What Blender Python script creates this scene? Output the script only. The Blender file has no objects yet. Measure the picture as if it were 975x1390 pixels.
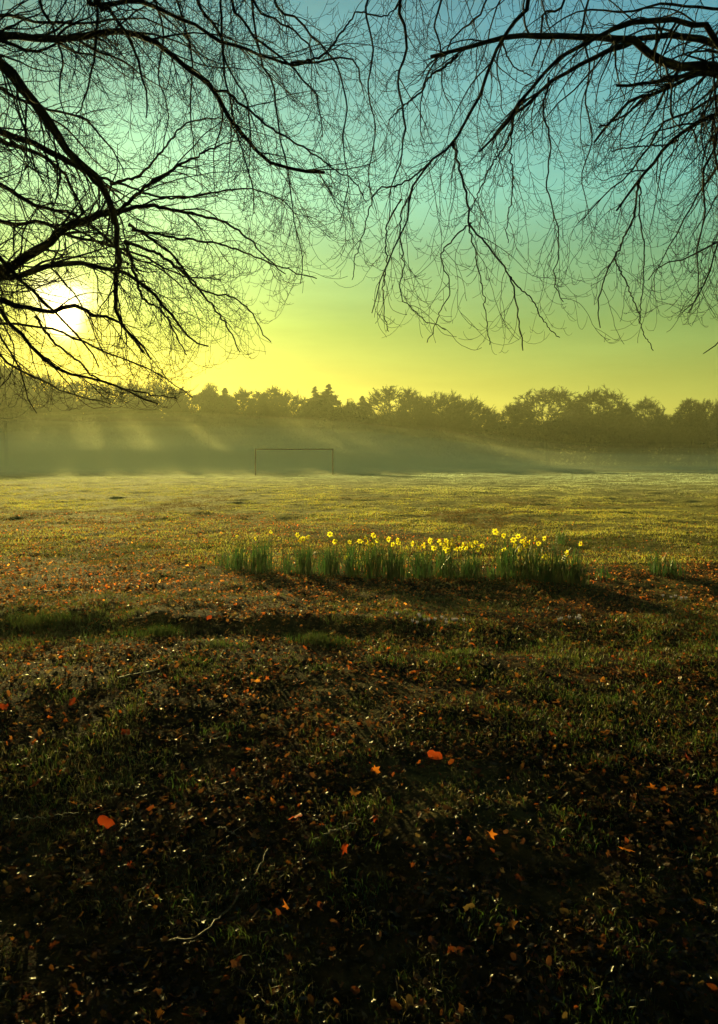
import bpy, math
import numpy as np
from mathutils import Vector

rng = np.random.default_rng(11)
S = bpy.context.scene
COL = S.collection

# ------------------------------------------------------------------ camera
W, H = 975.0, 1390.0
FPX = 1010.0
CAMZ = 1.6
PITCH = math.radians(1.64)
cam_d = bpy.data.cameras.new('camera')
cam = bpy.data.objects.new('camera', cam_d)
COL.objects.link(cam)
cam.location = (0, 0, CAMZ)
cam.rotation_euler = (math.radians(90) - PITCH, 0, 0)
cam_d.sensor_fit = 'VERTICAL'
cam_d.sensor_height = 36
cam_d.lens = FPX / H * 36
cam_d.shift_y = -(H / 2 - 650) / H
cam_d.clip_start = 0.05
cam_d.clip_end = 2000
S.camera = cam


def at(px, py, D):
    """world point seen at photo pixel (px,py), D metres forward"""
    a = (px - W / 2) / FPX
    b = -(py - 650) / FPX
    y = math.cos(PITCH) + b * math.sin(PITCH)
    z = b * math.cos(PITCH) - math.sin(PITCH)
    k = D / y
    return np.array([a * k, D, CAMZ + z * k])


def proj(P):
    x = P[..., 0]; y = np.maximum(P[..., 1], 0.05); z = P[..., 2] - CAMZ
    f = y * math.cos(PITCH) - z * math.sin(PITCH)
    u = z * math.cos(PITCH) + y * math.sin(PITCH)
    f = np.maximum(f, 0.05)
    return W / 2 + FPX * x / f, 650 - FPX * u / f


def at_ground(px, py):
    D = 4.0
    for _ in range(40):
        p = at(px, py, D)
        g = float(height(p[0], p[1]))
        Dn = D * (CAMZ - g) / max(CAMZ - p[2], 1e-3)
        D = 0.5 * D + 0.5 * Dn
    p = at(px, py, D)
    p[2] = float(height(p[0], p[1]))
    return p


# ------------------------------------------------------------------ noise, terrain
def _hash(ix, iy, seed):
    n = (ix.astype(np.int64) * 374761393 + seed * 974634777) & 0xffffffff
    for m in (0, 1):
        n = ((n ^ (n >> 15)) * 0x2c1b3c6d) & 0xffffffff
        n = ((n ^ (n >> 12)) * 0x297a2d39) & 0xffffffff
        n = n ^ (n >> 15)
        if m == 0: n = (n + iy.astype(np.int64) * 668265263) & 0xffffffff
    return n / 4294967296.0


def vnoise(x, y, seed=0):
    x = np.asarray(x, float); y = np.asarray(y, float)
    ix = np.floor(x); iy = np.floor(y)
    fx = x - ix; fy = y - iy
    fx = fx * fx * (3 - 2 * fx); fy = fy * fy * (3 - 2 * fy)
    a = _hash(ix, iy, seed); b = _hash(ix + 1, iy, seed)
    c = _hash(ix, iy + 1, seed); d = _hash(ix + 1, iy + 1, seed)
    return (a * (1 - fx) + b * fx) * (1 - fy) + (c * (1 - fx) + d * fx) * fy


def sstep(a, b, v):
    t = np.clip((v - a) / (b - a), 0, 1)
    return t * t * (3 - 2 * t)


def height(x, y):
    x = np.asarray(x, float); y = np.asarray(y, float)
    h = 0.16 * (vnoise(x / 9 + 3, y / 9, 1) - .5) * sstep(9, 30, y)
    h = h + (0.06 * (vnoise(x / 1.1, y / .8, 5) - .5) + .05 * (vnoise(x / .5, y / .42, 6) - .5)) * sstep(12, 22, y)
    h = h + 0.07 * (vnoise(x / 1.7, y / 1.7, 2) - .5)
    h = h + 0.040 * (vnoise(x / .45, y / .45, 3) - .5)
    h = h + 0.022 * (vnoise(x / .14, y / .14, 4) - .5)
    # the ground falls away gently towards the viewer, slope added to darken foreground
    h = h - 0.050 * np.clip(6.0 - y, 0, 6) ** 1.6
    # low bank along a shallow worn dip, steeper on the left
    wig = 0.35 * (vnoise(x / 1.3, 0 * x + .5, 7) - .5) + .05 * x
    bank = sstep(6.65, 7.1, y + wig) * (1 - sstep(7.4, 11, y + wig))
    h = h + (0.040 * (1 - sstep(-.8, .6, x)) + .03 * (1 - sstep(1, 5, x))) * bank * (.15 + 1.15 * vnoise(x / .4, 0 * x, 9) + .4 * vnoise(x / .13, y / .2, 10))
    bank2 = sstep(8.6, 9.3, y + .5 * wig) * (1 - sstep(9.6, 13, y))
    h = h + .035 * bank2 * sstep(.8, 3, x)
    dip = np.exp(-((y + wig - 6.5) / .28) ** 2)
    h = h - .03 * dip * vnoise(x / .9, y, 12) * 1.6
    return h


# ------------------------------------------------------------------ object helpers
def empty(name, loc=(0, 0, 0)):
    o = bpy.data.objects.new(name, None)
    o.location = tuple(float(v) for v in loc)
    o.empty_display_size = .3
    COL.objects.link(o)
    return o


def tag(o, label=None, cat=None, group=None, kind=None):
    if label: o['label'] = label
    if cat: o['category'] = cat
    if group: o['group'] = group
    if kind: o['kind'] = kind
    return o


def mesh_np(name, V, faces, mat, parent=None, col=None, smooth=False, origin=None):
    """faces: list of (n,k) int arrays.  V world coords; origin subtracts parent's location"""
    V = np.asarray(V, float)
    if parent is not None and origin is None:
        q = parent; off = np.zeros(3)
        while q is not None:
            off += np.array(q.location); q = q.parent
        origin = off
    if origin is not None:
        V = V - np.asarray(origin)
    me = bpy.data.meshes.new(name)
    me.vertices.add(len(V))
    me.vertices.foreach_set('co', V.astype(np.float32).ravel())
    idx = np.concatenate([f.ravel() for f in faces]).astype(np.int32)
    cnt = np.concatenate([np.full(len(f), f.shape[1]) for f in faces]).astype(np.int32)
    st = np.concatenate([[0], np.cumsum(cnt)[:-1]]).astype(np.int32)
    me.loops.add(len(idx)); me.loops.foreach_set('vertex_index', idx)
    me.polygons.add(len(cnt)); me.polygons.foreach_set('loop_start', st)
    me.polygons.foreach_set('loop_total', cnt)
    if smooth:
        me.polygons.foreach_set('use_smooth', np.ones(len(cnt), bool))
    me.update(calc_edges=True)
    if col is not None:
        ca = me.color_attributes.new('tint', 'FLOAT_COLOR', 'POINT')
        c4 = np.ones((len(V), 4), np.float32); c4[:, :3] = col
        ca.data.foreach_set('color', c4.ravel())
    me.materials.append(mat)
    o = bpy.data.objects.new(name, me)
    COL.objects.link(o)
    if parent is not None:
        o.parent = parent
    return o


def tubes(P, R, sides=3, cap=False):
    """P (M,K,3) R (M,K) -> V, quads"""
    M, K, _ = P.shape
    T = np.empty_like(P)
    T[:, 1:-1] = P[:, 2:] - P[:, :-2]
    T[:, 0] = P[:, 1] - P[:, 0]; T[:, -1] = P[:, -1] - P[:, -2]
    T /= np.linalg.norm(T, axis=2, keepdims=True) + 1e-9
    ref = np.array([.36, .81, .46]); ref /= np.linalg.norm(ref)
    A = np.cross(T, ref); A /= np.linalg.norm(A, axis=2, keepdims=True) + 1e-9
    B = np.cross(T, A)
    an = np.arange(sides) * 2 * np.pi / sides
    V = P[:, :, None, :] + R[:, :, None, None] * (np.cos(an)[None, None, :, None] * A[:, :, None, :] +
                                                  np.sin(an)[None, None, :, None] * B[:, :, None, :])
    base = (np.arange(M) * K * sides)[:, None, None] + (np.arange(K - 1) * sides)[None, :, None]
    j = np.arange(sides)[None, None, :]; jn = (j + 1) % sides
    Q = np.stack([base + j, base + jn, base + jn + sides, base + j + sides], -1).reshape(-1, 4)
    return V.reshape(-1, 3), Q


class MB:
    def __init__(s): s.V = []; s.Q = []; s.T = []; s.C = []; s.n = 0
    def add(s, V, Q=None, T=None, C=None):
        if Q is not None and len(Q): s.Q.append(np.asarray(Q) + s.n)
        if T is not None and len(T): s.T.append(np.asarray(T) + s.n)
        s.V.append(V); s.n += len(V)
        if C is not None: s.C.append(C)
    def tube(s, P, R, sides=3): 
        v, q = tubes(P, R, sides); s.add(v, q)
    def build(s, name, mat, parent=None, smooth=False, origin=None):
        f = []
        if s.Q: f.append(np.concatenate(s.Q))
        if s.T: f.append(np.concatenate(s.T))
        return mesh_np(name, np.concatenate(s.V), f, mat, parent, np.concatenate(s.C) if s.C else None, smooth, origin)


def resample(P, n):
    P = np.asarray(P, float)
    # catmull-rom then arc resample
    Q = np.vstack([2 * P[0] - P[1], P, 2 * P[-1] - P[-2]])
    out = []
    for i in range(1, len(Q) - 2):
        for t in np.linspace(0, 1, 8, endpoint=False):
            a, b, c, d = Q[i - 1], Q[i], Q[i + 1], Q[i + 2]
            out.append(.5 * ((2 * b) + (-a + c) * t + (2 * a - 5 * b + 4 * c - d) * t * t + (-a + 3 * b - 3 * c + d) * t ** 3))
    out.append(Q[-2]); out = np.array(out)
    s = np.concatenate([[0], np.cumsum(np.linalg.norm(np.diff(out, axis=0), axis=1))])
    u = np.linspace(0, s[-1], n)
    return np.stack([np.interp(u, s, out[:, k]) for k in range(3)], 1), s[-1]


def grow(P0, D0, L, steps, droop, lift, wob, bend=.6):
    M = len(P0)
    P = np.empty((M, steps + 1, 3)); P[:, 0] = P0
    D = D0 / (np.linalg.norm(D0, axis=1, keepdims=True) + 1e-9)
    for s in range(steps):
        t = (s + .5) / steps
        D = D + wob * rng.normal(size=(M, 3))
        D[:, 2] += (-droop if t < bend else lift)
        D /= np.linalg.norm(D, axis=1, keepdims=True) + 1e-9
        P[:, s + 1] = P[:, s] + D * (L / steps)[:, None]
    return P


def sample_on(P, R, n, tmin=.1, tmax=1.):
    """n children randomly on set of polylines -> pos, tangent, radius, idx, t"""
    M, K, _ = P.shape
    L = np.linalg.norm(np.diff(P, axis=1), axis=2).sum(1)
    i = rng.choice(M, n, p=L / L.sum())
    t = tmin + (tmax - tmin) * rng.random(n)
    f = t * (K - 1); k = np.minimum(f.astype(int), K - 2); w = (f - k)[:, None]
    pos = P[i, k] * (1 - w) + P[i, k + 1] * w
    tan = P[i, k + 1] - P[i, k]; tan /= np.linalg.norm(tan, axis=1, keepdims=True) + 1e-9
    r = R[i, k] * (1 - w[:, 0]) + R[i, k + 1] * w[:, 0]
    return pos, tan, r, i, t


def side_dirs(tan, spread, fwd, down=0.):
    r = rng.normal(size=tan.shape)
    r -= (r * tan).sum(1, keepdims=True) * tan
    r /= np.linalg.norm(r, axis=1, keepdims=True) + 1e-9
    d = fwd * tan + spread * r
    d[:, 2] -= down
    return d


# ------------------------------------------------------------------ materials
def new_mat(name):
    m = bpy.data.materials.new(name); m.use_nodes = True
    nt = m.node_tree; nt.nodes.clear()
    return m, nt, nt.nodes, nt.links


def N(nt, t, **kw):
    n = nt.nodes.new(t)
    for k, v in kw.items():
        if k in n.inputs.keys() if isinstance(k, str) else False:
            n.inputs[k].default_value = v
        else:
            setattr(n, k, v)
    return n


def mat_bark(name, c1, c2, scale=14., rough=.85):
    m, nt, ns, lk = new_mat(name)
    out = ns.new('ShaderNodeOutputMaterial'); b = ns.new('ShaderNodeBsdfPrincipled')
    tc = ns.new('ShaderNodeTexCoord'); no = ns.new('ShaderNodeTexNoise')
    no.inputs['Scale'].default_value = scale; no.inputs['Detail'].default_value = 6
    lk.new(tc.outputs['Object'], no.inputs['Vector'])
    cr = ns.new('ShaderNodeValToRGB')
    cr.color_ramp.elements[0].position = .35; cr.color_ramp.elements[1].position = .7
    cr.color_ramp.elements[0].color = (*c1, 1); cr.color_ramp.elements[1].color = (*c2, 1)
    lk.new(no.outputs['Fac'], cr.inputs['Fac']); lk.new(cr.outputs['Color'], b.inputs['Base Color'])
    b.inputs['Roughness'].default_value = rough
    b.inputs['Specular IOR Level'].default_value = .06
    bp = ns.new('ShaderNodeBump'); bp.inputs['Strength'].default_value = .5; bp.inputs['Distance'].default_value = .01
    lk.new(no.outputs['Fac'], bp.inputs['Height']); lk.new(bp.outputs['Normal'], b.inputs['Normal'])
    lk.new(b.outputs[0], out.inputs['Surface'])
    return m


def mat_leafy(name, trans=.5, rough=.5, gloss=.06, color=None, varscale=0.):
    """per-plant tint attribute (or colour) with light passing through the blade"""
    m, nt, ns, lk = new_mat(name)
    out = ns.new('ShaderNodeOutputMaterial')
    if color is None:
        a = ns.new('ShaderNodeAttribute'); a.attribute_name = 'tint'; src = a.outputs['Color']
    else:
        tc = ns.new('ShaderNodeTexCoord'); no = ns.new('ShaderNodeTexNoise')
        no.inputs['Scale'].default_value = varscale or 8.
        lk.new(tc.outputs['Object'], no.inputs['Vector'])
        cr = ns.new('ShaderNodeValToRGB')
        cr.color_ramp.elements[0].color = (*[c * .65 for c in color], 1)
        cr.color_ramp.elements[1].color = (*[min(1, c * 1.3) for c in color], 1)
        cr.color_ramp.elements[0].position = .3; cr.color_ramp.elements[1].position = .7
        lk.new(no.outputs['Fac'], cr.inputs['Fac']); src = cr.outputs['Color']
    d = ns.new('ShaderNodeBsdfDiffuse'); t = ns.new('ShaderNodeBsdfTranslucent'); g = ns.new('ShaderNodeBsdfGlossy')
    g.inputs['Roughness'].default_value = rough
    lk.new(src, d.inputs['Color']); lk.new(src, t.inputs['Color'])
    m1 = ns.new('ShaderNodeMixShader'); m1.inputs[0].default_value = trans
    lk.new(d.outputs[0], m1.inputs[1]); lk.new(t.outputs[0], m1.inputs[2])
    m2 = ns.new('ShaderNodeMixShader'); m2.inputs[0].default_value = gloss
    lk.new(m1.outputs[0], m2.inputs[1]); lk.new(g.outputs[0], m2.inputs[2])
    lk.new(m2.outputs[0], out.inputs['Surface'])
    return m


def mat_ground():
    m, nt, ns, lk = new_mat('ground_soil_and_turf')
    out = ns.new('ShaderNodeOutputMaterial'); b = ns.new('ShaderNodeBsdfPrincipled')
    geo = ns.new('ShaderNodeNewGeometry'); sep = ns.new('ShaderNodeSeparateXYZ')
    lk.new(geo.outputs['Position'], sep.inputs[0])
    n1 = ns.new('ShaderNodeTexNoise'); n1.inputs['Scale'].default_value = .35; n1.inputs['Detail'].default_value = 8
    n2 = ns.new('ShaderNodeTexNoise'); n2.inputs['Scale'].default_value = 9; n2.inputs['Detail'].default_value = 8
    n3 = ns.new('ShaderNodeTexNoise'); n3.inputs['Scale'].default_value = 45; n3.inputs['Detail'].default_value = 4
    for n in (n1, n2, n3): lk.new(geo.outputs['Position'], n.inputs['Vector'])
    # litter/soil near the trees, mown turf beyond
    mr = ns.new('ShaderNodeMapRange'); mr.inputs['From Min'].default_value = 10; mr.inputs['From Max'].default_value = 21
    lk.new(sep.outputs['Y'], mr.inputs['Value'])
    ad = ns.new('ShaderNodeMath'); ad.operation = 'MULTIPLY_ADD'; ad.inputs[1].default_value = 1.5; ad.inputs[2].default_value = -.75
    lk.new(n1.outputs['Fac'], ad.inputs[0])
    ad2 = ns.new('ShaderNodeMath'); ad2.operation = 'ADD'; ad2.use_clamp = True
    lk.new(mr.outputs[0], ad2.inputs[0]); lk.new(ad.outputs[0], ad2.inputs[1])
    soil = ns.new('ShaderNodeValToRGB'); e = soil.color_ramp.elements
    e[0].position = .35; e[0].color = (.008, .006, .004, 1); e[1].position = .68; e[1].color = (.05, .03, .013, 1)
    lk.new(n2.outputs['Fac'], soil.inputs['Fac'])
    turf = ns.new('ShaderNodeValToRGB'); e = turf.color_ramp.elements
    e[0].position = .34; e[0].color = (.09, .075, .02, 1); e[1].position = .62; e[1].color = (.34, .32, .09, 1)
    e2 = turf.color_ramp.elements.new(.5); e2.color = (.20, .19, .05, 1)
    lk.new(n2.outputs['Fac'], turf.inputs['Fac'])
    # frost further out in the field
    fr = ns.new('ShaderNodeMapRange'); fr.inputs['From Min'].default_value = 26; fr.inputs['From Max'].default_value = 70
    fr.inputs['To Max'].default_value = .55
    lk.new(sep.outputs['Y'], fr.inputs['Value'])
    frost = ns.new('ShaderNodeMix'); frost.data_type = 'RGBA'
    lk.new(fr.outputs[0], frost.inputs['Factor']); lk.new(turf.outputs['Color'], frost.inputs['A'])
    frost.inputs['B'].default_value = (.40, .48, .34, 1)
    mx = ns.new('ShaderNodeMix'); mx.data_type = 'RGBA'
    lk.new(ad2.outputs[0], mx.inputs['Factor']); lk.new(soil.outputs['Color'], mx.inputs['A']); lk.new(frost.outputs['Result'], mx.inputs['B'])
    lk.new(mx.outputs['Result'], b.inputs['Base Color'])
    b.inputs['Roughness'].default_value = 1.; b.inputs['Specular IOR Level'].default_value = .02
    bp = ns.new('ShaderNodeBump'); bp.inputs['Strength'].default_value = .8; bp.inputs['Distance'].default_value = .03
    s = ns.new('ShaderNodeMath'); s.operation = 'ADD'
    lk.new(n2.outputs['Fac'], s.inputs[0]); lk.new(n3.outputs['Fac'], s.inputs[1])
    lk.new(s.outputs[0], bp.inputs['Height']); lk.new(bp.outputs['Normal'], b.inputs['Normal'])
    lk.new(b.outputs[0], out.inputs['Surface'])
    return m


def mat_volume(name, density, color, aniso):
    m, nt, ns, lk = new_mat(name)
    out = ns.new('ShaderNodeOutputMaterial'); v = ns.new('ShaderNodeVolumePrincipled')
    v.inputs['Color'].default_value = (*color, 1)
    v.inputs['Density'].default_value = density
    v.inputs['Anisotropy'].default_value = aniso
    lk.new(v.outputs[0], out.inputs['Volume'])
    return m


M_bark = mat_bark('dark_beech_bark', (.006, .005, .004), (.018, .015, .011))
M_farbark = mat_bark('tree_bark', (.009, .011, .008), (.022, .024, .017), 3.)
M_twig = mat_bark('twig_bark', (.005, .004, .003), (.014, .011, .008), 30.)
M_ever = mat_leafy('evergreen_needles', .25, .5, .03)
M_under = mat_leafy('undergrowth_leaves', .25, .6, .02)
M_grass = mat_leafy('grass_blades', .6, .4, .03)
M_litter = mat_leafy('leaf_litter', .5, .32, .018)
M_daffleaf = mat_leafy('daffodil_leaves', .45, .35, .07)
M_petal = mat_leafy('daffodil_petals', .5, .5, .02, (.88, .74, .04), 30)
M_trumpet = mat_leafy('daffodil_trumpet', .45, .5, .02, (.82, .50, .015), 30)
M_stem = mat_leafy('daffodil_stem', .3, .5, .04, (.05, .11, .03), 30)
M_crocus = mat_leafy('crocus_petals', .5, .5, .02, (.26, .24, .33), 40)
M_ground = mat_ground()
M_paint = mat_bark('backlit_white_paint', (.06, .06, .05), (.13, .125, .11), 6., .7)  # goal's white paint darkened in colour to stand in for its backlit side

# ------------------------------------------------------------------ sun, sky
a_ = (85 - W / 2) / FPX; b_ = (650 - 435) / FPX
sv = Vector((a_, math.cos(PITCH) + b_ * math.sin(PITCH), b_ * math.cos(PITCH) - math.sin(PITCH))).normalized()
SUN_EL = math.asin(sv.z); SUN_AZ = math.atan2(sv.x, sv.y)
sd = bpy.data.lights.new('sun', 'SUN'); so = bpy.data.objects.new('sun', sd); COL.objects.link(so)
so.rotation_euler = sv.to_track_quat('Z', 'Y').to_euler()
sd.energy = 5.0; sd.angle = math.radians(.9); sd.color = (1.0, .80, .25)

w = bpy.data.worlds.new('World'); S.world = w; w.use_nodes = True
nt = w.node_tree; nt.nodes.clear(); ns = nt.nodes; lk = nt.links
out = ns.new('ShaderNodeOutputWorld'); bg = ns.new('ShaderNodeBackground')
sky = ns.new('ShaderNodeTexSky'); sky.sky_type = 'NISHITA'; sky.sun_disc = False
sky.sun_elevation = SUN_EL; sky.sun_rotation = SUN_AZ
sky.air_density = 1.0; sky.dust_density = 1.5; sky.ozone_density = 1.5
tc = ns.new('ShaderNodeTexCoord'); nrm = ns.new('ShaderNodeVectorMath'); nrm.operation = 'NORMALIZE'
lk.new(tc.outputs['Generated'], nrm.inputs[0])
sp = ns.new('ShaderNodeSeparateXYZ'); lk.new(nrm.outputs[0], sp.inputs[0])
ramp = ns.new('ShaderNodeValToRGB')
SKY_STOPS = [(0.0, (.85, .85, .20)), (.10, (.63, .71, .165)), (.17, (.49, .75, .22)), (.25, (.56, 1.05, .50)),
             (.35, (.76, 1.65, 1.16)), (.50, (.66, 1.55, 1.45)), (1.0, (.12, .30, .36))]
cr = ramp.color_ramp
while len(cr.elements) < len(SKY_STOPS): cr.elements.new(.5)
for e, (p, c) in zip(cr.elements, SKY_STOPS):
    e.position = p; e.color = (*[v / 1.7 for v in c], 1)
lk.new(sp.outputs['Z'], ramp.inputs['Fac'])
mul = ns.new('ShaderNodeMix'); mul.data_type = 'RGBA'; mul.blend_type = 'MULTIPLY'; mul.inputs['Factor'].default_value = 1
lk.new(sky.outputs[0], mul.inputs['A']); lk.new(ramp.outputs['Color'], mul.inputs['B'])
aw = ns.new('ShaderNodeMapRange'); aw.inputs['From Min'].default_value = -.5; aw.inputs['From Max'].default_value = .55
aw.inputs['To Min'].default_value = .30; lk.new(sp.outputs['Y'], aw.inputs['Value'])
mul2 = ns.new('ShaderNodeVectorMath'); mul2.operation = 'SCALE'
lk.new(mul.outputs['Result'], mul2.inputs[0]); lk.new(aw.outputs[0], mul2.inputs['Scale'])
ax = ns.new('ShaderNodeMapRange'); ax.inputs['From Min'].default_value = -.4; ax.inputs['From Max'].default_value = .4
ax.inputs['To Min'].default_value = .43; ax.inputs['To Max'].default_value = 1.2; lk.new(sp.outputs['X'], ax.inputs['Value'])
mul3 = ns.new('ShaderNodeVectorMath'); mul3.operation = 'SCALE'
lk.new(mul2.outputs[0], mul3.inputs[0]); lk.new(ax.outputs[0], mul3.inputs['Scale'])
# faint streaks of high cloud
mp = ns.new('ShaderNodeMapping'); mp.inputs['Scale'].default_value = (1.2, 1.2, 9.); mp.inputs['Rotation'].default_value = (.12, .2, 0)
lk.new(nrm.outputs[0], mp.inputs['Vector'])
cn = ns.new('ShaderNodeTexNoise'); cn.inputs['Scale'].default_value = 2.2; cn.inputs['Detail'].default_value = 7; cn.inputs['Roughness'].default_value = .6
lk.new(mp.outputs[0], cn.inputs['Vector'])
cm = ns.new('ShaderNodeMapRange'); cm.inputs['From Min'].default_value = .4; cm.inputs['From Max'].default_value = .75
cm.inputs['To Min'].default_value = .96; cm.inputs['To Max'].default_value = 1.16; lk.new(cn.outputs['Fac'], cm.inputs['Value'])
mul4 = ns.new('ShaderNodeVectorMath'); mul4.operation = 'SCALE'
lk.new(mul3.outputs[0], mul4.inputs[0]); lk.new(cm.outputs[0], mul4.inputs['Scale'])
lk.new(mul4.outputs[0], bg.inputs['Color']); bg.inputs['Strength'].default_value = .0623


def glow_term(vec, power, col, strength):
    dt = ns.new('ShaderNodeVectorMath'); dt.operation = 'DOT_PRODUCT'
    lk.new(nrm.outputs[0], dt.inputs[0]); dt.inputs[1].default_value = tuple(vec)
    mxn = ns.new('ShaderNodeMath'); mxn.operation = 'MAXIMUM'; mxn.inputs[1].default_value = 0
    lk.new(dt.outputs['Value'], mxn.inputs[0])
    pw = ns.new('ShaderNodeMath'); pw.operation = 'POWER'; pw.inputs[1].default_value = power
    lk.new(mxn.outputs[0], pw.inputs[0])
    ms = ns.new('ShaderNodeMath'); ms.operation = 'MULTIPLY'; ms.inputs[1].default_value = strength
    lk.new(pw.outputs[0], ms.inputs[0])
    b2 = ns.new('ShaderNodeBackground'); b2.inputs['Color'].default_value = (*col, 1)
    lk.new(ms.outputs[0], b2.inputs['Strength'])
    return b2


acc = bg
sv2 = Vector(at(70, 402, 10) - np.array([0, 0, CAMZ])).normalized()
sv3 = Vector(at(105, 405, 10) - np.array([0, 0, CAMZ])).normalized()
for v, p, c, s in ((sv, 9000, (1, .78, .32), 4.5), (sv2, 5500, (1, .85, .5), 1.0), (sv3, 7000, (1, .85, .5), .8),
                   (sv, 420, (1, .48, .05), .26), (sv, 30, (1, .9, .15), .01)):
    g = glow_term(v, p, c, s)
    ad = ns.new('ShaderNodeAddShader')
    lk.new(acc.outputs[0], ad.inputs[0]); lk.new(g.outputs[0], ad.inputs[1]); acc = ad
lk.new(acc.outputs[0], out.inputs['Surface'])

# ------------------------------------------------------------------ ground sheet
def build_ground():
    ys = [-60., -30., -15., -8., -4., -2., -.5, .5, 1.2]
    y = 1.2
    while y < 340:
        y += max(.022, .0065 * y); ys.append(y)
    ys = np.array(ys)
    u = np.concatenate([[-1.], np.linspace(-.85, .85, 380), [1.]])
    wv = 0.85 * np.maximum(ys, 3) + 1.5
    X = u[None, :] / .85 * wv[:, None]
    X[:, 0] = -340; X[:, -1] = 340
    Y = np.repeat(ys[:, None], len(u), 1)
    Z = height(X, Y)
    Z[:, 0] = 0; Z[:, -1] = 0
    R, C = X.shape
    i = np.arange(R - 1)[:, None] * C + np.arange(C - 1)[None, :]
    Q = np.stack([i, i + 1, i + C + 1, i + C], -1).reshape(-1, 4)
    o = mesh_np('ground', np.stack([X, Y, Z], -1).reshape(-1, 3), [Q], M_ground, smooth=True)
    tag(o, 'leaf strewn grassland running from the dark foreground out to the misty treeline', 'ground', kind='structure')


build_ground()


# ------------------------------------------------------------------ scattered blades and leaves
def blades(X, Y, hgt, wid, lean, colr, zoff=-.01):
    n = len(X)
    Z = height(X, Y) + zoff
    h = rng.random(n) * 2 * np.pi; f = rng.random(n) * 2 * np.pi
    wx = np.cos(h) * wid / 2; wy = np.sin(h) * wid / 2
    lx = np.cos(f) * lean * hgt; ly = np.sin(f) * lean * hgt
    b = np.stack([X, Y, Z], 1)
    wv = np.stack([wx, wy, 0 * wx], 1)
    m = b + np.stack([lx * .35, ly * .35, hgt * .6], 1)
    t = b + np.stack([lx, ly, hgt * (1 - .35 * lean)], 1)
    V = np.stack([b - wv, b + wv, m + wv * .8, m - wv * .8, t], 1).reshape(-1, 3)
    k = np.arange(n)[:, None] * 5
    Q = k + np.array([0, 1, 2, 3]); T = k + np.array([3, 2, 4])
    return V, Q, T, np.repeat(colr, 5, 0)


def litter_amount(x, y):
    """how leafy the ground is: heavy near, thinning into turf"""
    base = 1 - sstep(9.5, 21, y + 5 * (vnoise(x / 3.5, y / 3.5, 21) - .5) + 1.3 * np.clip(x - .5, -4, 3))
    return base


def green_mask(x, y):
    return vnoise(x / .8, y / .8, 31) * .6 + vnoise(x / .25, y / .25, 32) * .4


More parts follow.
